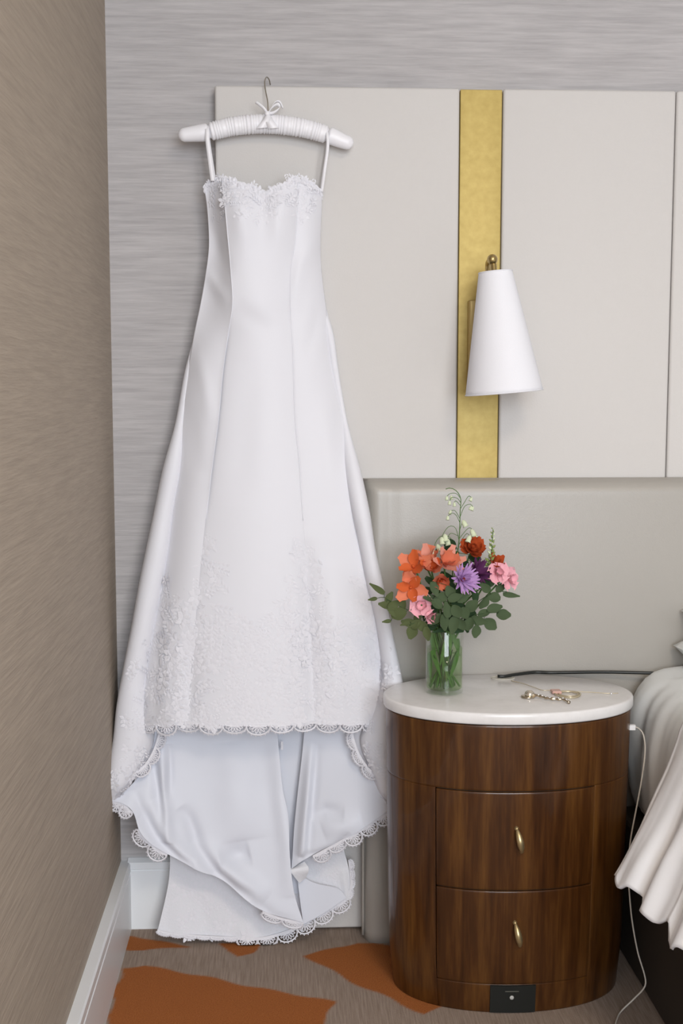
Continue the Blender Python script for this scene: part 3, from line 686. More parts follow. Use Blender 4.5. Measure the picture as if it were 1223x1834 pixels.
tl = coons([(0.0278,-0.104,0.1607), (0.0624,-0.104,0.1377), (0.1152,-0.1,0.1225)], [(0.0415,-0.118,0.0511), (0.08,-0.11,0.0678), (0.1343,-0.102,0.1005)], [(0.0278,-0.104,0.1607), (0.0346,-0.112,0.1044), (0.0415,-0.118,0.0511)], [(0.1152,-0.1,0.1225), (0.126,-0.1,0.1123), (0.1343,-0.102,0.1005)], 30, 24)
V = tl.reshape(-1, 3); V[:, 2] = np.maximum(V[:, 2], .004)
add_grid('train_lining', tl, 'lining', dress)
tc = coons([(0.0182,-0.118,0.1777), (0.0443,-0.12,0.1903)], [(0.0334,-0.125,0.1446), (0.0477,-0.122,0.1553)], [(0.0182,-0.118,0.1777), (0.0145,-0.135,0.1761), (0.0334,-0.125,0.1446)], [(0.0443,-0.12,0.1903), (0.0535,-0.13,0.1781), (0.0477,-0.122,0.1553)], 14, 14)
add_grid('folded_corner', tc, 'lace_ground', dress)

# straps looped over the hanger
for (sx, b1, w0) in (([(-0.1452,-0.0905,1.6836)][0], [(-0.1355,-0.098,1.6065)][0], .0085), ([(0.0969,-0.0905,1.6781)][0], [(0.0847,-0.08,1.5877)][0], .0060)):
    zt = sx[2] + .030
    pts = [b1, (sx[0] * .5 + b1[0] * .5, -.093, (sx[2] + b1[2]) / 2), (sx[0], -.0905, sx[2]), (sx[0] - .001, -.087, zt - .004), (sx[0] - .001, -.072, zt + .005), (sx[0] - .001, -.057, zt - .004), (sx[0], -.0545, sx[2]), (b1[0], -.058, b1[2] + .01), (b1[0], -.062, b1[2] - .012)]
    MB().add(ribbon(pts, w0, (1, 0, 0), 60)).build('strap', 'hanger_satin', dress)

# ---- lace: raised leaf and flower motifs sewn on the surfaces
def petals(P, Nn, D, Lp, Wp, h):
    """arrays: centre, normal, direction, length, width, height -> verts, faces (6 tris each)"""
    B = np.cross(Nn, D); n = len(P)
    L_ = Lp[:, None] / 2; W_ = Wp[:, None] / 2; H_ = h[:, None]
    k = [P - D * L_ - Nn * .0008, P - D * L_ * .15 + B * W_ + Nn * .0002, P + D * L_ + Nn * .0004, P - D * L_ * .15 - B * W_ + Nn * .0002, P + Nn * H_ - D * L_ * .1,
         P + D * L_ * .55 + B * W_ * .62 + Nn * .0003, P + D * L_ * .55 - B * W_ * .62 + Nn * .0003]
    V = np.stack(k, 1).reshape(-1, 3); F = []
    for i in range(n):
        o = i * 7; F += [(o, o+4, o+1), (o+1, o+4, o+5), (o+5, o+4, o+2), (o+2, o+4, o+6), (o+6, o+4, o+3), (o+3, o+4, o)]
    return V, F
def normals(G):
    du = np.gradient(G, axis=1); dv = np.gradient(G, axis=0); n = np.cross(du, dv); n /= np.maximum(np.linalg.norm(n, axis=2), 1e-9)[..., None]
    n *= np.where(n[..., 1:2] > 0, -1, 1); return n
def applique(name, G, prob, count, size=(.014, .026), parent=None, h=.0008, material='lace', edge=(0, 0)):
    Nm = normals(G); nr, nc = G.shape[:2]
    d1 = np.linalg.norm(np.gradient(G, axis=1), axis=2) * np.linalg.norm(np.gradient(G, axis=0), axis=2)
    win = np.ones(nc); win[:int(nc * edge[0])] = 0; win[nc - int(nc * edge[1]):] = 0
    pr_ = (prob(G) * d1 * win).ravel(); pr_ /= pr_.sum()
    idx = rng.choice(len(pr_), count, p=pr_)
    P = G.reshape(-1, 3)[idx] + rng.normal(0, .002, (count, 3)) * [1, 0, 1]; Nn = Nm.reshape(-1, 3)[idx]
    PP, NN, DD, LL, WW, HH = [], [], [], [], [], []
    for p, n_ in zip(P, Nn):
        t = np.cross(n_, [0, 1e-3, 1]); t /= np.linalg.norm(t); b = np.cross(n_, t); a0 = rng.uniform(0, 6.28); kind = rng.random()
        L0 = rng.uniform(*size)
        if kind < .35:
            k = 5
            for q in range(k):
                a = a0 + q * 2 * PI / k; d = t * math.cos(a) + b * math.sin(a)
                PP.append(p + d * L0 * .45); NN.append(n_); DD.append(d); LL.append(L0 * .8); WW.append(L0 * .48); HH.append(h)
        elif kind < .75:
            d = t * math.cos(a0) + b * math.sin(a0); e = np.cross(n_, d)
            for q in range(4):
                for sgn in (-1, 1):
                    dd = d * .75 + e * sgn * .66; c = p + d * (q - 1.5) * L0 * .42 + e * sgn * L0 * .22
                    PP.append(c); NN.append(n_); DD.append(dd); LL.append(L0 * .6); WW.append(L0 * .26); HH.append(h)
        else:
            d = t * math.cos(a0) + b * math.sin(a0)
            PP.append(p); NN.append(n_); DD.append(d); LL.append(L0 * 1.3); WW.append(L0 * .42); HH.append(h * .9)
    A = [np.array(x) for x in (PP, NN, DD, LL, WW, HH)]
    V, F = petals(*A); V[:, 2] = np.maximum(V[:, 2], .002)
    o = mk(name, V, F, material, parent or dress, True); o['kind'] = 'stuff'; return o
zb = {py: [(-0.0394,-0.14,0.9185)][0][2] for py in (0,)}[0]
z935 = [(-0.0394,-0.14,0.9185)][0][2]; z1090 = [(-0.0404,-0.15,0.7411)][0][2]; z1290 = [(-0.0416,-0.17,0.5123)][0][2]
pk = [[(-0.1514,-0.13,0.9123)][0][0], [(0.0463,-0.13,0.9112)][0][0], [(-0.2469,-0.09,0.8615)][0][0], [(0.1737,-0.12,0.8569)][0][0]]
def front_prob(G):
    x, z = G[..., 0], G[..., 2]
    lean = (z - z1290) * .0
    peak = np.maximum.reduce([np.exp(-((x - pk[0] - lean) / .038) ** 2), .95 * np.exp(-((x - pk[1]) / .035) ** 2), .8 * np.exp(-((x - pk[2]) / .035) ** 2), .8 * np.exp(-((x - pk[3]) / .03) ** 2)])
    wig = .012 * np.sin(x * 90) + .01 * np.sin(x * 210 + 1)
    top = z1090 + (z935 - z1090) * peak + wig
    d = (top - z) / .05
    return np.clip(d, 0, 1) * (0.75 + .25 * np.clip((z1090 - z + .03) / .10, 0, 1))
for G, c, ed in ((GL, 165, (.12, 0)), (GC, 370, (0, 0)), (GR, 220, (0, .12))): applique('lace_applique', G, front_prob, c, edge=ed)
def roll_prob(G):
    z = G[..., 2]; zc = [(-0.3203,-0.1,0.6872)][0][2]
    return np.clip((zc - z) / .08, 0, 1)
applique('lace_applique', RL, roll_prob, 70, (.012, .018), edge=(.1, .4)); applique('lace_applique', RRt, roll_prob, 55, (.012, .018), edge=(.1, .4))
applique('lace_applique', GT, lambda G: np.ones(G.shape[:2]), 260, (.012, .022), h=.0007, edge=(.06, .08))
# bodice lace: dense at the neckline, thinning towards the waist
zn = [(-0.0359,-0.11,1.5216)][0][2]
def bod_prob(G):
    z = G[..., 2]; x = G[..., 0]; mid = np.exp(-((x - [(-0.0383,-0.11,1.4994)][0][0]) / .02) ** 2)
    return np.clip((z - zn + .02 * mid) / .05, 0, 1) ** .7
applique('bodice_lace', GL, bod_prob, 44, (.008, .013), edge=(.12, 0)); applique('bodice_lace', GC, bod_prob, 110, (.010, .017)); applique('bodice_lace', GR, bod_prob, 40, (.010, .015), edge=(0, .3))
# upright petals along the neckline
PP, NN, DD, LL, WW, HH = [], [], [], [], [], []
edge = np.concatenate([GL[0], GC[0, 1:], GR[0, 1:]])
edge = spl(edge[::3], 110)
for i, p in enumerate(edge):
    u_ = i / 109
    for q in range(2):
        a = rng.normal(0, .45) * (1 if .06 < u_ < .94 else .3); d = np.array([math.sin(a), -.15 - .2 * q, math.cos(a)]); d /= np.linalg.norm(d)
        n_ = np.array([rng.normal(0, .3), -1, .2]); n_ -= d * (n_ @ d); n_ /= np.linalg.norm(n_)
        L0 = rng.uniform(.008, .013) * (1.2 if .25 < u_ < .72 else .8)
        PP.append(p + np.array([rng.normal(0, .001), -.0015 - .001 * q, .0005 - .006 * q])); NN.append(n_); DD.append(d); LL.append(L0); WW.append(L0 * .62); HH.append(.0018)
V, F = petals(*[np.array(x) for x in (PP, NN, DD, LL, WW, HH)])
mk('neckline_lace', V, F, 'lace', dress, True)['kind'] = 'stuff'

# ---- scalloped lace edging with open loops
def scallops(name, path, w, Ls, out, parent=None, zmin=.0025):
    P = spl(path, 400); L = np.concatenate([[0], np.cumsum(np.linalg.norm(np.diff(P, axis=0), axis=1))]); tot = L[-1]
    n = max(1, round(tot / Ls)); Ls = tot / n; mb = MB(); out = np.array(out, float)
    def at_s(q): return np.stack([np.interp(q, L, P[:, i]) for i in range(3)], -1)
    for k in range(n):
        c = (k + .5) * Ls; base = at_s(np.array([c]))[0]; T = at_s(np.array([min(c + .01, tot)]))[0] - at_s(np.array([max(c - .01, 0)]))[0]
        T /= np.linalg.norm(T); N = out - T * (out @ T); N /= np.linalg.norm(N); ws = w * rng.uniform(.85, 1.1)
        jig = rng.normal(0, .002)
        def loc(a, b, dy=0): 
            q = base + T * a + N * b; return np.array([q[0], q[1] + dy + jig * b / w, q[2]])
        arc = [loc(-Ls * .5 * math.cos(t), ws * (.12 + .88 * math.sin(t) ** .8)) for t in np.linspace(0, PI, 17)]
        mb.add(tube(arc, .0020, 4))
        inn = [loc(-Ls * .40 * math.cos(t), ws * (.05 + .20 * math.sin(t))) for t in np.linspace(0, PI, 9)]
        mb.add(tube(inn, .0016, 4))
        for q in range(6):
            ph = PI * (.14 + .72 * q / 5); dx, dz = -math.cos(ph) * Ls * .5 / ws, math.sin(ph)
            cen = (dx * ws * .58, dz * ws * .56 + ws * .04); dl = math.hypot(dx, dz); ux, uz = dx / dl, dz / dl
            ring = []
            for t in np.linspace(0, 2 * PI, 10, endpoint=False):
                a, b = math.cos(t) * ws * .26, math.sin(t) * Ls * .046
                ring.append(loc(cen[0] + ux * a - uz * b, cen[1] + uz * a + ux * b, -.0006))
            mb.add(tube(ring, .0011, 4, True))
        for t in np.linspace(.2, PI - .2, 8):
            q = loc(-Ls * .53 * math.cos(t), ws * (.14 + .93 * math.sin(t) ** .8)); r = .0019
            mb.add(tube([q - T * r * .2, q + N * r * 1.2], [r, r * .4], 4))
    # narrow heading band
    hd = spl(path, max(8, n * 4)); mb.add(ribbon(hd + out * .001, .006, out, len(hd)))
    V = np.array(mb.V); V[:, 2] = np.maximum(V[:, 2], zmin)
    o = mk(name, V, mb.F, 'lace', parent or dress, False); o['kind'] = 'stuff'; return o
hem = np.concatenate([GL[-1, 2:], GC[-1, 1:], GR[-1, 1:-1]])
scallops('hem_lace', hem[::6], .021, .050, (0, 0, -1))
scallops('hem_lace', [(-0.3607,-0.116,0.3313), (-0.3331,-0.124,0.3228), (-0.3141,-0.13,0.3053)], .024, .030, (-.35, 0, -1))
scallops('hem_lace', [(-0.3037,-0.134,0.274), (-0.2819,-0.136,0.2454), (-0.2426,-0.138,0.2176)], .024, .040, (-.5, 0, -1))
scallops('hem_lace', [(-0.0448,-0.146,0.0927), (-0.0096,-0.148,0.0793), (0.041,-0.15,0.0681)], .016, .036, (-.1, 0, -1))
scallops('hem_lace', [(0.0618,-0.134,0.2065), (0.1088,-0.139,0.2344), (0.1709,-0.144,0.2716), (0.222,-0.15,0.3103)], .021, .040, (.35, 0, -1))
tb_ = [tuple(p) for p in (np.array(trb) + np.array([0, -.003, .004]))]
scallops('hem_lace', tb_[:4], .007, .030, (0, -.25, -1))
scallops('hem_lace', tb_[3:], .021, .044, (.15, -.25, -1))
scallops('hem_lace', [(0.1413,-0.084,0.1777), (0.1459,-0.088,0.1293), (0.1397,-0.092,0.0936)], .008, .02, (1, 0, -.1))
# lace border turned inward at both sides of the skirt opening
scallops('border_lace', [(-0.258,-0.108,0.4717), (-0.271,-0.112,0.4334), (-0.2906,-0.118,0.4032), (-0.3157,-0.124,0.3899), (-0.3432,-0.126,0.3873)], .016, .034, (.7, 0, -.7))
scallops('border_lace', [(0.1441,-0.136,0.4741), (0.1555,-0.142,0.4362), (0.1737,-0.15,0.4061), (0.1955,-0.156,0.3837)], .016, .034, (-.7, 0, -.7))

# ------------------------------------------------------------------ vase and bouquet
vx, vy, vz, vr = .3205, -.262, .5915, .0372
vase = empty('glass_vase', (vx, vy, vz), 'clear glass cylinder vase holding the flowers on the marble top', 'vase')
pr = [(.030, 0), (vr - .0005, .001), (vr, .004), (vr, .126), (vr - .0008, .1275), (vr - .0022, .127), (vr - .0026, .125), (vr - .0026, .008), (vr - .006, .0065), (.001, .0062)]
MB().add(lathe(pr, (vx, vy, vz), 64, caps=False)).build('glass_wall', 'glass', vase)
V, F = lathe([(.001, 0), (.030, 0)], (vx, vy, vz), 64, caps=False); mk('vase_base', V, F, 'glass', vase)
wt = vr - .0024
MB().add(lathe([(.0, .0070), (wt - .004, .0072), (wt, .010), (wt, .090), (.0, .0901)], (vx, vy, vz), 64, caps=False)).build('water', 'water', vase)

def petal_data(name, L, W, curl, cup, material, nl=6, nw=4, tip=.75, notch=0.0, rnd=.12, wav=0.0):
    V = []
    for i in range(nl + 1):
        t = i / nl; w = W * (math.sin(PI * (0.06 + .94 * t) ** tip) ** .75 + .0) / 2
        if i == nl: w = W * rnd
        for j in range(nw + 1):
            q = 2 * j / nw - 1
            V.append((L * t - notch * L * (t > .9) * (1 - abs(q)), q * w, curl * L * t * t + cup * W * q * q * math.sin(PI * min(t + .1, 1)) + wav * W * math.sin(q * 5 + t * 4) * t))
    me = bpy.data.meshes.new(name); me.from_pydata(V, [], grid_faces(nl + 1, nw + 1)); me.materials.append(M[material])
    me.polygons.foreach_set('use_smooth', [True] * len(me.polygons)); return me
def place(me, name, parent, mtx_world):
    o = bpy.data.objects.new(name, me); COL.objects.link(o); o.parent = parent
    o.matrix_local = Matrix.Translation(-root_loc(parent)) @ mtx_world; return o
def frame(c, facing, roll_=0.0):
    Z = Vector(facing).normalized(); X = Z.orthogonal().normalized(); Y = Z.cross(X)
    return Matrix.Translation(Vector(c)) @ Matrix((X, Y, Z)).transposed().to_4x4() @ Matrix.Rotation(roll_, 4, 'Z')
stem_n = [0]
def stem_path(head, back):
    """from the vase floor through the mouth to the head"""
    k = stem_n[0]; stem_n[0] += 1; a = k * 2.4; r = .012 + .020 * ((k * .37) % 1)
    foot = (vx - r * math.cos(a) * 1.0, vy - r * math.sin(a), vz + .011)
    mouth = (vx + .7 * r * math.cos(a + .4) + (head[0] - vx) * .10, vy + .7 * r * math.sin(a + .4) + (head[1] - vy) * .10, vz + .122)
    h = Vector(head); b = h - Vector(back).normalized() * .018
    return [foot, mouth, tuple(b), tuple(h)]
def flower(name, label, cat, head, facing, rings, group=None, centre=None, stem_mat='stem', stem_r=.0017):
    P = stem_path(head, facing); fo = empty(name, P[0], label, cat, group)
    MB().add(tube(spl(P, 22), stem_r, 6)).build('stem', stem_mat, fo)
    for (n_, me, tilt, off, r0, jit) in rings:
        Fm = frame(head, facing, off)
        for k in range(n_):
            mtx = Fm @ Matrix.Rotation(2 * PI * k / n_ + rng.normal(0, jit), 4, 'Z') @ Matrix.Translation((r0, 0, rng.normal(0, .0006))) @ Matrix.Rotation(-tilt + rng.normal(0, jit), 4, 'Y') @ Matrix.Scale(rng.uniform(.9, 1.1), 4)
            place(me, 'petal', fo, mtx)
    if centre:
        r, mt, hh = centre; Z = Vector(facing).normalized()
        MB().add(lathe([(r * .8, 0), (r, hh * .4), (r * .7, hh * .85), (r * .1, hh)], Vector(head) - Z * .001, 14, Z)).build('flower_centre', mt, fo)
    return fo
pd = {}
pd['or_b'] = petal_data('petal', .034, .027, .22, .20, 'coral', tip=1.05, rnd=.25, wav=.05); pd['or_i'] = petal_data('petal', .032, .021, .12, .22, 'orange', tip=1.0, rnd=.22, wav=.05)
pd['sal'] = petal_data('petal', .038, .020, .28, .15, 'salmon', tip=.95, rnd=.25, wav=.04); pd['sal2'] = petal_data('petal', .032, .025, .25, .2, 'coral', tip=1.2, rnd=.4, wav=.06)
pd['car'] = petal_data('petal', .026, .023, .35, .25, 'rust', tip=1.3, notch=.12); pd['car2'] = petal_data('petal', .018, .017, .5, .3, 'rust', tip=1.3, notch=.12)
pd['mum'] = petal_data('petal', .032, .0078, .25, .25, 'lilac', nw=2); pd['mum2'] = petal_data('petal', .022, .0068, .45, .25, 'lilac', nw=2)
pd['plum'] = petal_data('petal', .030, .010, .2, .25, 'plum', nw=2)
pd['pnk'] = petal_data('petal', .0215, .0225, .15, .16, 'pink', tip=1.4, rnd=.55, wav=.09); pd['pnk2'] = petal_data('petal', .0155, .0165, .4, .2, 'pink', tip=1.4, rnd=.5, wav=.09)
pd['rst'] = petal_data('petal', .026, .019, .3, .2, 'rust')
pd['grn'] = petal_data('petal', .016, .006, -.2, .1, 'leaf3', nw=2)
flower('alstroemeria', 'orange lily-like bloom at the far left of the bouquet, lower of the two', 'flower', [(0.2491,-0.3,0.8076)][0], (-.25, -1, .1), [(3, pd['or_b'], .22, 0, .003, .08), (3, pd['or_i'], .5, 1.05, .002, .08)], centre=(.003, 'orange', .012), group='alstroemeria blooms in the vase')
flower('alstroemeria', 'coral orange lily-like bloom at the left of the bouquet, just above a deeper orange one', 'flower', [(0.2554,-0.29,0.8453)][0], (-.35, -.8, .5), [(3, pd['or_b'], .3, .5, .003, .08), (3, pd['or_i'], .55, 1.55, .002, .08)], centre=(.003, 'orange', .012), group='alstroemeria blooms in the vase')
flower('alstroemeria', 'salmon pink lily-like bloom at the top centre of the bouquet', 'flower', [(0.3196,-0.29,0.8514)][0], (.15, -.8, .55), [(6, pd['sal'], .45, .2, .003, .1), (4, pd['sal2'], .9, .9, .002, .1)], centre=(.003, 'coral', .010), group='alstroemeria blooms in the vase')
flower('alstroemeria', 'small coral bloom half hidden between the two left orange blooms and the salmon one', 'flower', [(0.2909,-0.285,0.8421)][0], (-.1, -.85, .45), [(3, pd['sal2'], .8, 0, .002, .1), (3, pd['or_i'], 1.0, 1, .002, .1)], centre=(.003, 'orange', .010), group='alstroemeria blooms in the vase')
flower('alstroemeria', 'ochre orange bloom below the salmon one, above the dark leaves', 'flower', [(0.3077,-0.3,0.8202)][0], (-.05, -1, .0), [(3, pd['sal2'], .9, .4, .002, .1), (3, pd['rst'], 1.0, 1.4, .002, .1)], centre=(.003, 'rust', .010), group='alstroemeria blooms in the vase')
flower('alstroemeria', 'pale coral bloom facing upward behind the two left orange blooms', 'flower', [(0.283,-0.268,0.8529)][0], (-.15, -.6, .9), [(4, pd['sal2'], .7, .3, .002, .1), (3, pd['sal'], .95, .9, .002, .1)], centre=(.003, 'coral', .010), group='alstroemeria blooms in the vase')
fo = flower('carnation', 'ruffled rust red carnation highest in the bouquet', 'flower', [(0.3716,-0.27,0.8746)][0], (.15, -.75, .65), [(9, pd['car'], .35, 0, .004, .15), (8, pd['car'], .75, .3, .003, .2), (7, pd['car2'], 1.05, .6, .002, .2)], centre=(.005, 'rust', .008))
flower('chrysanthemum', 'lilac chrysanthemum with thin petals and wine red eye', 'flower', [(0.3467,-0.315,0.8245)][0], (.35, -.9, .25), [(20, pd['mum'], .35, 0, .003, .08), (16, pd['mum'], .6, .2, .003, .1), (12, pd['mum2'], .9, .1, .002, .12)], centre=(.006, 'wine', .007), group='chrysanthemums in the vase')
flower('chrysanthemum', 'dark plum bloom behind the lilac chrysanthemum', 'flower', [(0.3785,-0.285,0.8327)][0], (.4, -.75, .5), [(12, pd['plum'], .35, 0, .003, .1), (9, pd['plum'], .8, .3, .003, .1)], centre=(.005, 'plum', .006), group='chrysanthemums in the vase')
flower('pink_flower', 'pale pink bloom at the right of the bouquet beneath the green bud spike', 'flower', [(0.4191,-0.285,0.8313)][0], (.25, -.9, .35), [(5, pd['pnk'], .25, 0, .002, .18), (5, pd['pnk2'], .8, .5, .002, .1)], group='pink blooms in the vase')
flower('pink_flower', 'pale pink bloom farthest right in the bouquet', 'flower', [(0.4431,-0.275,0.8174)][0], (.7, -.7, .2), [(5, pd['pnk'], .25, .2, .002, .18), (5, pd['pnk2'], .8, .5, .002, .1)], group='pink blooms in the vase')
flower('pink_flower', 'bright pink bloom low on the left beneath the orange blooms', 'flower', [(0.2688,-0.31,0.7742)][0], (-.2, -.95, .2), [(5, pd['pnk'], .25, .5, .002, .18), (5, pd['pnk2'], .8, .2, .002, .1)], group='pink blooms in the vase')
flower('pink_flower', 'small pink bloom lowest in the bouquet above the vase mouth', 'flower', [(0.2861,-0.312,0.7547)][0], (.2, -.95, -.15), [(5, pd['pnk2'], .45, .8, .002, .1), (3, pd['pnk2'], .95, .2, .002, .1)], group='pink blooms in the vase')
flower('alstroemeria', 'little rust red bud behind the pale pink blooms on the right', 'flower', [(0.415,-0.27,0.8412)][0], (.3, -.6, .8), [(5, pd['rst'], .7, 0, .002, .1), (3, pd['rst'], 1.1, .5, .002, .1)], group='alstroemeria blooms in the vase')
# green bud spike
P = [(0.4036,-0.272,0.8394), (0.4089,-0.272,0.8592), (0.4107,-0.272,0.8868), (0.4125,-0.272,0.9165)]
fo = empty('bud_spike', stem_path(P[0], (0, 0, 1))[0], 'upright spike of small green buds at the right of the bouquet', 'flower'); stem_n[0] -= 1
pt = stem_path(P[0], (0, -.2, 1)); MB().add(tube(spl(pt[:2] + P, 30), np.linspace(.0018, .0008, 30), 6)).build('stem', 'stem', fo)
sp_ = spl(P, 26)
for i, q in enumerate(sp_):
    a = i * 2.4; r = .0048 * (1 - i / 26) + .0018; d = Vector((math.cos(a), math.sin(a), .9)).normalized()
    MB().add(lathe([(.0003, 0), (r * .55, r * .5), (r * .6, r * 1.1), (r * .1, r * 2.1)], Vector(q) + d * .0012, 7, d)).build('bud', 'bud' if i % 3 else 'bell', fo)
# white bell sprig
main = [(0.3358,-0.268,0.8481), (0.3448,-0.265,0.8753), (0.3481,-0.262,0.9135), (0.3489,-0.262,0.952), (0.3497,-0.262,0.9761), (0.3419,-0.262,0.9904), (0.3298,-0.262,0.997), (0.3199,-0.262,0.9949)]
pt = stem_path(main[0], (0, -.2, 1))
fo = empty('bell_sprig', pt[0], 'tall airy sprig of tiny cream bell flowers at the top of the bouquet', 'flower')
MB().add(tube(spl(pt[:2] + main, 60), np.linspace(.0017, .0007, 60), 6)).build('stem', 'stem', fo)
side = [[(0.3488,-0.262,0.9553), (0.3575,-0.262,0.9684), (0.3661,-0.262,0.9804), (0.3728,-0.262,0.9771)],
        [(0.349,-0.262,0.941), (0.3576,-0.262,0.9607), (0.3685,-0.262,0.9651), (0.3741,-0.262,0.9596)],
        [(0.3498,-0.262,0.9685), (0.342,-0.262,0.9773), (0.331,-0.262,0.9795), (0.3256,-0.262,0.973)],
        [(0.3497,-0.262,0.9761), (0.3408,-0.262,0.986), (0.3288,-0.262,0.9861), (0.3222,-0.262,0.9806)],
        [(0.348,-0.262,0.93), (0.3401,-0.262,0.9443), (0.3313,-0.262,0.9488), (0.3226,-0.262,0.9433)],
        [(0.3479,-0.262,0.9377), (0.339,-0.262,0.952), (0.3313,-0.262,0.9521)],
        [(0.3487,-0.262,0.963), (0.3399,-0.262,0.9718), (0.3366,-0.262,0.9685)],
        [(0.3472,-0.262,0.8936), (0.3393,-0.262,0.919), (0.3271,-0.262,0.9224), (0.3162,-0.262,0.9104), (0.3119,-0.262,0.9005)],
        [(0.3452,-0.262,0.8748), (0.3284,-0.262,0.9004), (0.3119,-0.262,0.9027), (0.301,-0.262,0.8917), (0.2967,-0.262,0.8752)],
        [(0.3472,-0.262,0.8969), (0.3624,-0.262,0.9156), (0.369,-0.262,0.9189), (0.3735,-0.262,0.9111)],
        [(0.3473,-0.262,0.8859), (0.3603,-0.262,0.9079), (0.3659,-0.262,0.9045)],
        [(0.3481,-0.262,0.9135), (0.3535,-0.262,0.93), (0.3546,-0.262,0.9322)],
        [(0.3399,-0.262,0.8583), (0.3177,-0.262,0.875), (0.3043,-0.262,0.8862)],
        [(0.346,-0.262,0.9025), (0.3306,-0.262,0.9081), (0.323,-0.262,0.8971)]]
for k, s_ in enumerate(side):
    Q = s_
    dy = rng.uniform(-.02, .012, 1)[0]; Q = [(x, y + dy * i / (len(Q) - 1), z) for i, (x, y, z) in enumerate(Q)]
    MB().add(tube(spl(Q, 12), .0006, 5)).build('stalk', 'stem', fo)
    e = Vector(Q[-1]); d = Vector((rng.normal(0, .3), -.25, -1)).normalized(); r = .0036 if k < 7 else .0062
    MB().add(lathe([(r * .25, -r * .2), (r * .75, r * .35), (r * .85, r * 1.0), (r * .8, r * 1.6), (r * 1.05, r * 2.1), (r * .9, r * 2.1), (r * .6, r * 1.2), (r * .1, r * .8)], e, 10, d, caps=False)).build('bell', 'bell', fo)
    if k in (1, 3, 7, 9):
        e2 = Vector(Q[-2]) + Vector((.002, -.002, -.004)); MB().add(lathe([(r * .25, -r * .2), (r * .75, r * .35), (r * .85, r * 1.0), (r * .8, r * 1.6), (r * 1.05, r * 2.1)], e2, 10, d, caps=False)).build('bell', 'bell', fo)
# leafy sprigs
leaf_me = {}
def leaf_data(kind, mtl):
    key = (kind, mtl)
    if key not in leaf_me:
        L, W = {'round': (.029, .023), 'oval': (.032, .019), 'long': (.036, .012), 'small': (.018, .008), 'blade': (.06, .010)}[kind]
        leaf_me[key] = petal_data('leaf', L, W, rng.uniform(-.15, .15), .14, mtl, 6, 4, tip={'round': 1.0, 'oval': .85, 'long': .7, 'small': .7, 'blade': .6}[kind])
    return leaf_me[key]
def sprig(name, label, path, leaves, mtl, stem_mat='stem_dark', group=None):
    """path: world points after the vase mouth; leaves: (centre, direction, normal, kind, scale)"""
    pt = stem_path(path[0], (0, -.2, 1)); fo = empty(name, pt[0], label, 'foliage', group)
    C_ = spl(pt[:2] + [tuple(p) for p in path], 40); MB().add(tube(C_, np.linspace(.0014, .0007, 40), 6)).build('stem', stem_mat, fo)
    for c, d, n_, kind, scl in leaves:
        d = Vector(d).normalized(); n_ = Vector(n_); n_ = (n_ - d * n_.dot(d)).normalized(); b = n_.cross(d)
        me = leaf_data(kind, mtl); Lx = max(v.co.x for v in me.vertices) * scl
        base = Vector(c) - d * Lx * .5
        near = Vector(min([tuple(q) for q in C_[8:]], key=lambda q: (Vector(q) - base).length))
        if (near - base).length > .003: MB().add(tube([tuple(near), tuple((near + base) / 2 + Vector((0, 0, .001))), tuple(base)], .0006, 4)).build('leaf_stalk', stem_mat, fo)
        place(me, 'leaf', fo, Matrix.Translation(base) @ Matrix((d, b, n_)).transposed().to_4x4() @ Matrix.Scale(scl, 4))
def leafset(raw):
    out = []
    for (c, a, kind, scl) in raw:
        a = math.radians(a); out.append((c, (math.cos(a), rng.normal(0, .18), math.sin(a)), (rng.normal(0, .35), -1, .35 + rng.normal(0, .3)), kind, scl))
    return out
R1 = list(zip([(0.4502,-0.275,0.7863), (0.428,-0.28,0.8028), (0.4122,-0.29,0.7848), (0.3909,-0.3,0.7757), (0.4091,-0.28,0.8162), (0.3927,-0.3,0.8064)], (-8, 40, 170, -120, 60, 140), ('long', 'oval', 'round', 'round', 'oval', 'oval'), (.95, .85, .95, .95, .9, .9)))
sprig('eucalyptus_sprig', 'leafy green sprig reaching farthest right, below the pale pink blooms', [(0.3519,-0.3,0.7485), (0.3851,-0.295,0.7804), (0.4195,-0.285,0.7949), (0.4412,-0.275,0.793)], leafset(R1), 'leaf', group='leafy sprigs in the vase')
R2 = list(zip([(0.4324,-0.29,0.7503), (0.4136,-0.296,0.7649), (0.4046,-0.3,0.7337), (0.3813,-0.308,0.7421), (0.3747,-0.31,0.7217), (0.3933,-0.3,0.7559), (0.3607,-0.315,0.7371), (0.3652,-0.318,0.7737), (0.3507,-0.322,0.7604)], (0, 10, -40, -10, -95, 20, -110, 45, -60), ('round', 'oval', 'round', 'oval', 'round', 'oval', 'round', 'round', 'round'), (.98, 1.0, 1.05, 1.0, .9, .9, .9, 1.0, .95)))
sprig('eucalyptus_sprig', 'round-leaved green sprig low on the right of the bouquet, drooping beside the vase', [(0.3491,-0.305,0.7385), (0.3729,-0.305,0.7526), (0.4013,-0.298,0.7554), (0.4221,-0.292,0.7552)], leafset(R2), 'leaf', group='leafy sprigs in the vase')
R3 = list(zip([(0.1838,-0.29,0.8043), (0.175,-0.292,0.7838), (0.1987,-0.295,0.7721), (0.2076,-0.292,0.7868), (0.2169,-0.298,0.7736), (0.2017,-0.3,0.7412), (0.2251,-0.304,0.756), (0.2157,-0.3,0.7597), (0.2341,-0.3,0.7738)], (145, 190, 165, 60, 30, 185, 200, 150, 80), ('long', 'small', 'oval', 'oval', 'oval', 'small', 'round', 'oval', 'oval'), (1.0, 1.0, .85, .8, .9, 1.0, 1.1, .9, .8)))
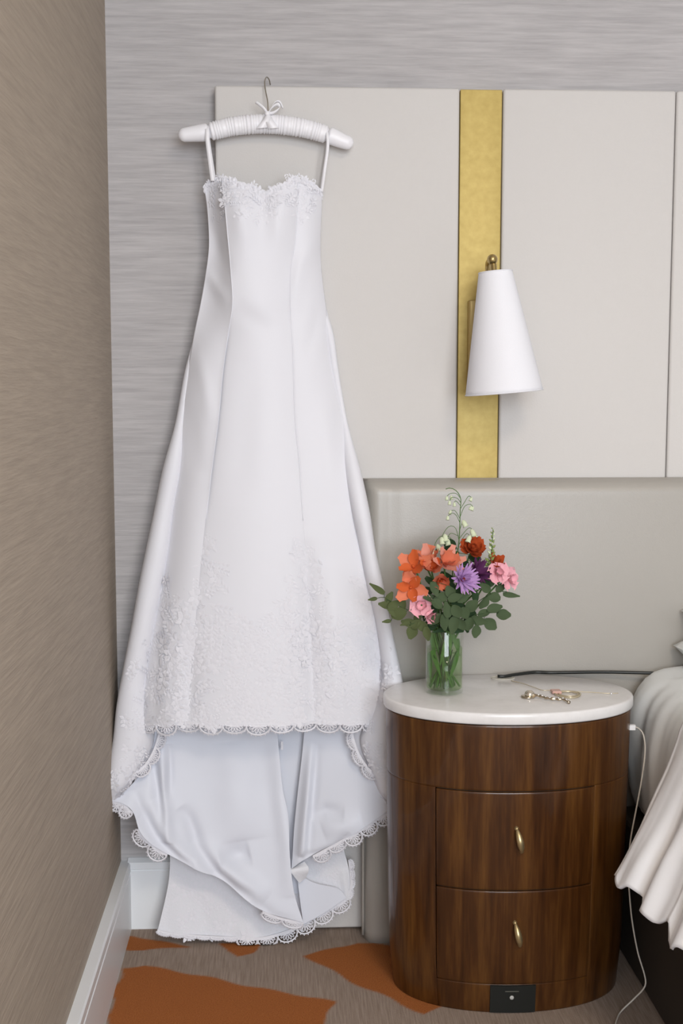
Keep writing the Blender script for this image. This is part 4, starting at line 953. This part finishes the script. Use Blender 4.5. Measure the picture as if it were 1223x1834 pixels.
sprig('eucalyptus_sprig', 'leafy green sprig reaching farthest left, in front of the dress skirt', [(0.2811,-0.3,0.7437), (0.2483,-0.3,0.7605), (0.216,-0.296,0.7765), (0.1979,-0.292,0.7869)], leafset(R3), 'leaf3', group='leafy sprigs in the vase')
R4 = list(zip([(0.2509,-0.308,0.7214), (0.271,-0.312,0.733), (0.2437,-0.304,0.7393), (0.2618,-0.306,0.7505), (0.237,-0.306,0.7376), (0.2795,-0.315,0.7193), (0.2582,-0.31,0.7371)], (-110, -60, 170, 80, 200, -80, 40), ('round', 'round', 'oval', 'oval', 'small', 'oval', 'round'), (1.0, .9, .9, .8, 1.1, .9, .8)))
sprig('eucalyptus_sprig', 'small drooping sprig low on the left of the bouquet beside the vase mouth', [(0.2914,-0.305,0.7314), (0.2715,-0.308,0.7399), (0.2552,-0.308,0.7389), (0.2457,-0.306,0.7342)], leafset(R4), 'leaf3', group='leafy sprigs in the vase')
R5 = list(zip([(0.2916,-0.325,0.8081), (0.2968,-0.328,0.7793), (0.3149,-0.33,0.7687), (0.3309,-0.33,0.7924), (0.3344,-0.33,0.7653), (0.31,-0.328,0.7434), (0.3287,-0.326,0.7374), (0.2946,-0.322,0.7478), (0.3476,-0.326,0.7916), (0.3218,-0.325,0.8025), (0.305,-0.322,0.7912), (0.3444,-0.322,0.7386), (0.284,-0.318,0.7885)], (-70, -30, 100, 20, -60, -80, -100, -140, 30, 120, 200, -60, 170), ('oval', 'round', 'oval', 'oval', 'round', 'oval', 'oval', 'oval', 'oval', 'round', 'oval', 'round', 'oval'), (.95, .9, 1.0, .9, 1.0, 1.1, 1.1, 1.0, .9, .9, 1.0, .9, .9)))
sprig('eucalyptus_sprig', 'leafy sprig at the front centre of the bouquet above the vase mouth', [(0.3144,-0.312,0.7369), (0.3166,-0.318,0.7632), (0.3193,-0.32,0.7908), (0.3231,-0.315,0.8116)], leafset(R5), 'leaf', group='leafy sprigs in the vase')
pts6 = [(0.2764,-0.29,0.7969), (0.2933,-0.285,0.8124), (0.32,-0.29,0.8075), (0.3412,-0.295,0.7972), (0.37,-0.285,0.8063), (0.3927,-0.28,0.8108), (0.3741,-0.295,0.786), (0.2767,-0.29,0.7529), (0.2918,-0.3,0.7656), (0.3192,-0.3,0.7488), (0.3455,-0.305,0.7715), (0.369,-0.295,0.7529), (0.3357,-0.3,0.7267), (0.3085,-0.3,0.7236), (0.2872,-0.295,0.7317), (0.3591,-0.29,0.73), (0.3274,-0.275,0.8216), (0.3568,-0.26,0.8468), (0.3343,-0.262,0.8583), (0.3897,-0.262,0.8468), (0.3785,-0.262,0.858), (0.3977,-0.268,0.831), (0.3177,-0.262,0.875), (0.3297,-0.262,0.886)]
R6 = list(zip(pts6, rng.uniform(0, 360, 24), ['oval', 'long', 'round'] * 8, rng.uniform(.85, 1.15, 24)))
sprig('dark_foliage', 'dense dark green leaves filling the middle of the bouquet behind the blooms', [(0.3206,-0.29,0.7414), (0.3302,-0.28,0.7948), (0.3392,-0.268,0.837), (0.3428,-0.264,0.8696)], leafset(R6), 'leaf2', 'stem', group='dark foliage in the vase')
R7 = list(zip([(0.2977,-0.266,0.6811), (0.3235,-0.272,0.6821), (0.3396,-0.275,0.6937), (0.3141,-0.285,0.6739), (0.3282,-0.285,0.696), (0.3472,-0.262,0.674), (0.3029,-0.28,0.6505), (0.336,-0.28,0.6446), (0.3231,-0.262,0.6349), (0.2919,-0.262,0.6409)], (-80, -95, -70, -100, -85, -90, -70, -105, -92, -85), ('blade',) * 10, (1.0, .9, 1.0, .85, .9, .8, 1, 1, 1.1, 1)))
sprig('dark_foliage', 'long green blades hanging down inside the glass vase', [(0.3104,-0.285,0.7239), (0.3199,-0.295,0.7369)], [(c, (math.cos(math.radians(a)), .02, math.sin(math.radians(a))), (.3, -1, .1), k, s_) for c, a, k, s_ in R7], 'stem', 'stem', group='dark foliage in the vase')

for i in range(9):
    a0 = i * .7 + .3; r = .024 + .007 * (i % 2)
    P_ = [(vx + r * math.cos(a0 + 2.2), vy + r * .9 * math.sin(a0 + 2.2), vz + .012), (vx + .4 * r * math.cos(a0), vy + .4 * r * math.sin(a0), vz + .075), (vx + .8 * r * math.cos(a0 - .5), vy + .8 * r * math.sin(a0 - .5), vz + .128), (vx + 1.2 * r * math.cos(a0 - .6), vy + 1.0 * r * math.sin(a0 - .6) + .0, vz + .165)]
    fo = empty('green_stem', P_[0], 'bare green stem standing in the vase under the foliage', 'stem', 'bare stems in the vase')
    MB().add(tube(spl(P_, 18), .0021, 6)).build('stalk', 'stem' if i % 3 else 'stem_dark', fo)
    lf = leaf_data('blade', 'leaf2' if i % 2 else 'stem')
    for h_, q in ((.045, 1), (.075, -1)):
        c_ = Vector((vx + .5 * r * math.cos(a0), vy + .5 * r * math.sin(a0), vz + h_)); d_ = Vector((q * .35 * math.cos(a0), .3 * math.sin(a0), .9)).normalized()
        n_ = Vector((rng.normal(0, .3), -1, 0)); n_ = (n_ - d_ * n_.dot(d_)).normalized()
        place(lf, 'leaf', fo, Matrix.Translation(c_) @ Matrix((d_, n_.cross(d_), n_)).transposed().to_4x4() @ Matrix.Scale(.62, 4))
# ------------------------------------------------------------------ jewellery on the marble
Z0 = .5905
br = empty('brooch', (.49, -.322, Z0), 'antique silver brooch with a round shiny head and curved stem on the marble', 'jewellery')
px_, py_, _ = .478, -.313, 0
MB().add(lathe([(.001, 0), (.007, .0015), (.010, .006), (.009, .010), (.005, .0135), (.001, .0145)], (px_ + .003, py_, Z0), 20)).build('round_head', 'pearl', br)
MB().add(lathe([(.011, 0), (.0135, .001), (.0135, .003), (.010, .004)], (px_, py_, Z0), 24)).build('setting', 'silver', br)
stm = spl([(px_ + .010, py_ - .002, Z0 + .005), (.497, -.322, Z0 + .0055), (.512, -.338, Z0 + .0045), (.528, -.344, Z0 + .004), (.540, -.350, Z0 + .005), (.547, -.366, Z0 + .003)], 30)
MB().add(tube(stm, .0028 + .0008 * np.sin(np.linspace(0, 40, 30)), 8)).build('stem', 'silver', br)
for i in range(4, 28, 3):
    q = stm[i]; MB().add(lathe([(.0024, 0), (.0022, .0012), (.0003, .0022)], (q[0], q[1] - .0005, q[2] + .0018), 8)).build('stone', 'diamond', br)
bo = empty('bracelet', (.556, -.300, Z0), 'pale gold bracelet loop with a dusty pink stone on the marble', 'jewellery')
lp = [(.560 + .024 * math.cos(w) + .003 * math.sin(2 * w), -.302 + .026 * math.sin(w), Z0 + .0022) for w in np.linspace(0, 2 * PI, 44, endpoint=False)]
MB().add(tube(lp, .0017 + .0004 * np.sin(np.arange(44) * 2.2), 6, True)).build('band', 'fine', bo)
lp2 = [(.562 + .019 * math.cos(w), -.298 + .018 * math.sin(w), Z0 + .0022) for w in np.linspace(0, 2 * PI, 40, endpoint=False)]
MB().add(tube(lp2, .0013, 6, True)).build('band', 'fine', bo)
box('stone', (.531, -.292, Z0), (.550, -.270, Z0 + .006), 'pinkstone', bo, .002, 2)
ch = spl([(.470, -.180, Z0 + .001), (.490, -.205, Z0 + .001), (.505, -.235, Z0 + .001), (.518, -.262, Z0 + .001), (.532, -.262, Z0 + .001), (.552, -.268, Z0 + .001), (.585, -.276, Z0 + .001), (.615, -.284, Z0 + .001), (.640, -.292, Z0 + .001), (.662, -.292, Z0 + .001)], 60)
nk = empty('necklace', (.56, -.26, Z0), 'fine gold necklace chain trailing across the marble to a tiny bright stone', 'jewellery')
MB().add(tube(ch, .0007, 5)).build('chain', 'fine', nk)
MB().add(lathe([(.0018, 0), (.0026, .0015), (.0016, .0028), (.0004, .003)], (.647, -.2965, Z0 + .0003), 10)).build('stone', 'diamond', nk)

# ------------------------------------------------------------------ cables
pts = [(0.4472,-0.15,0.5858), (0.4636,-0.15,0.5856), (0.4899,-0.135,0.5888), (0.5324,-0.118,0.5903), (0.5633,-0.124,0.5865), (0.5929,-0.124,0.5898), (0.6764,-0.124,0.5852), (0.7569,-0.135,0.5845), (0.839,-0.15,0.5859), (0.9233,-0.17,0.5898)]
pts = [(x, y, max(z, .5940)) for x, y, z in pts]
cb = MB().add(tube(spl(pts, 90), .0034, 8)).build('black_cable', 'black', None, True, (.6, -.13, .59)); tag(cb, 'black power cable running from the marble top to the bed', 'cable')
pl_ = [(0.6765,-0.31,0.5279)][0]
uc = empty('charging_cable', (pl_[0], pl_[1], pl_[2]), 'white charging cable plugged into the nightstand side and hanging to the carpet', 'cable')
x0_, y0_, z0_ = pl_
MB().add(boxvf((x0_ - .003, y0_ - .006, z0_ - .0115), (x0_ + .0022, y0_ + .006, z0_ + .0105))).add(boxvf((x0_ + .002, y0_ - .004, z0_ - .0055), (x0_ + .0155, y0_ + .004, z0_ + .0045))).build('plug', 'white', uc, False)
pts = [(x0_ + .015, y0_, z0_)] + [(0.7014,-0.305,0.5228), (0.7076,-0.315,0.5132), (0.7072,-0.33,0.4851), (0.6975,-0.345,0.434), (0.6835,-0.36,0.3779), (0.6711,-0.37,0.3204), (0.6652,-0.38,0.2629), (0.6656,-0.39,0.2224), (0.6694,-0.4,0.1707), (0.6788,-0.41,0.1136), (0.6911,-0.42,0.0678), (0.689,-0.425,0.0503), (0.6695,-0.42,0.0235)] + [(.645, -.425, .003), (.628, -.455, .003), (.600, -.52, .003), (.55, -.60, .003)]
MB().add(tube(spl(pts, 140), .0016, 6)).build('cord', 'cord', uc)

# ------------------------------------------------------------------ bed
bed = empty('bed', (1.5, -1.1, 0), 'bed with white fitted sheet and dark base at the right edge of the photo', 'bed')
box('bed_base', (.712, -2.15, 0), (2.35, -.112, .300), 'bedbase', bed, .01, 2)
def puffy(x0, x1, y0, y1, z0, z1, R, n=60, wr=0.0, seed=0):
    """rounded box sheet: superellipsoid-like with wrinkle noise"""
    V = []; nu, nv = 120, 60
    cx, cy, cz = (x0 + x1) / 2, (y0 + y1) / 2, (z0 + z1) / 2; hx, hy, hz = (x1 - x0) / 2, (y1 - y0) / 2, (z1 - z0) / 2
    for i in range(nv + 1):
        ph = -PI / 2 + PI * i / nv
        for j in range(nu):
            th = 2 * PI * j / nu
            d = Vector((math.cos(ph) * math.cos(th), math.cos(ph) * math.sin(th), math.sin(ph)))
            mx = max(abs(d.x), abs(d.y), abs(d.z)); p = d / mx
            q = Vector((p.x * hx, p.y * hy, p.z * hz))
            inn = Vector((max(-hx + R, min(hx - R, q.x)), max(-hy + R, min(hy - R, q.y)), max(-hz + R, min(hz - R, q.z))))
            e = q - inn
            if e.length > 1e-6: q = inn + e.normalized() * R
            w = Vector((cx, cy, cz)) + q
            if wr: w += e.normalized() * wr * noise.noise(Vector((w.x * 9 + seed, w.y * 14, w.z * 5))) if e.length > 1e-6 else Vector((0, 0, 0))
            V.append(tuple(w))
    return V, grid_faces(nv + 1, nu, True)
def mattress():
    # swept profile along y: side bulge seen past the nightstand
    ysv = np.concatenate([np.linspace(-.115, -.75, 90), np.linspace(-.78, -2.12, 20)]); prof = spl([(.745, .315), (.722, .335), (.712, .39), (.708, .45), (.712, .51), (.727, .56), (.755, .592), (.80, .606), (.95, .612), (1.5, .614), (2.3, .612), (2.345, .57), (2.35, .45), (2.345, .33)], 90)
    V = []
    for y in ysv:
        e = min(1, (abs(y) - .115) / .05); ins = .028 * (1 - math.sqrt(max(0, 1 - (1 - e) ** 2)))
        for x, z in prof:
            k = max(0, 1 - (x - .70) / .15)
            dn = noise.noise(Vector((y * 16, z * 5 + y * 6, 1.3))) + .5 * noise.noise(Vector((y * 34, z * 9, 4.3)))
            V.append((x + ins + .011 * dn * k + .010 * k, y, z - ins * .6 + .004 * dn * (1 - k) * (z > .5)))
    n = len(prof); F = grid_faces(len(ysv), n)
    F += [tuple(range(n)), tuple((len(ysv) - 1) * n + k for k in range(n))[::-1]]
    return V, F
V, F = mattress(); tag(mk('mattress', V, F, 'sheet', bed), 'mattress in a loose white fitted sheet')
# duvet hanging over the side
ysd = np.linspace(-.505, -2.0, 300); NT = 70; V = []
for i, y in enumerate(ysd):
    u = (-.505 - y)
    saw = (u * 8.5) % 1.0
    hz = .338 - .035 * (1 - math.exp(-u / .10)) + .026 * (saw - .5) + .006 * math.sin(u * 90) + .03 * min(1, max(0, (u - .3) / .6))
    flare = .105 * math.exp(-u / .45) + .050
    for k in range(NT):
        t = k / (NT - 1)
        if t < .30:
            q = t / .30; x = 1.25 - (1.25 - .79) * q; z = .634 - .006 * q; yy = y
            z += .006 * noise.noise(Vector((x * 5, y * 6, .5))) * (1 - q)
        else:
            q = (t - .30) / .70; e = min(1, q / .22)
            x = .79 - .062 * math.sin(e * PI / 2) - flare * max(0, q - .06) ** 1.15
            z = .628 - .034 * (1 - math.cos(e * PI / 2)) - max(0, q - .12) / .88 * (.594 - hz)
            A_ = min(1, max(0, q - .08) * 1.5)
            x += (.020 * (1 - abs(2 * ((u * 8.5 + .40 + .2 * math.sin(u * 7)) % 1.0) - 1)) ** 1.4 + .0025 * math.sin(u * 97 + q * 2) + .005 * noise.noise(Vector((u * 9, q * 4, 2.1)))) * A_ - .009 * A_
            yy = y - .045 * q * math.exp(-u / .1)
        V.append((x, yy, z))
o = tag(mk('duvet', V, grid_faces(len(ysd), NT), 'duvet', None, True, (.9, -1.2, .33)), 'white duvet spilling over the bed side at the lower right', 'duvet'); solidify(o, .006)
# two pillows stacked at the head of the bed
def pillow(cx, cy, cz, w, l, t):
    n = 44; V = []
    for sgn in (-1, 1):
        for i in range(n + 1):
            for j in range(n + 1):
                u, v = 2 * j / n - 1, 2 * i / n - 1
                x = u * w / 2 * (1 - .05 * (1 - v ** 2)); y = v * l / 2 * (1 - .05 * (1 - u ** 2))
                d = (max(0, 1 - u ** 2) * max(0, 1 - v ** 2)) ** .22 * t / 2
                d += .004 * noise.noise(Vector((x * 12, y * 12, sgn))) * (abs(u) < .98) * (abs(v) < .98)
                V.append((cx + x, cy + y, cz + sgn * max(d, 0)))
    m_ = (n + 1) ** 2
    return V, grid_faces(n + 1, n + 1) + [tuple(m_ + k for k in f[::-1]) for f in grid_faces(n + 1, n + 1)]
V, F = pillow(1.163, -.335, .650, .68, .42, .078)
tag(mk('pillow', V, F, 'sheet', None, True, (1.165, -.335, .62)), 'white pillow lying on the mattress at the right edge, lower of two', 'pillow', 'pillows at the head of the bed')
V, F = pillow(1.181, -.325, .722, .68, .42, .066)
tag(mk('pillow', V, F, 'sheet', None, True, (1.185, -.325, .75)), 'white pillow on top of the other one at the right edge, only a corner showing', 'pillow', 'pillows at the head of the bed')
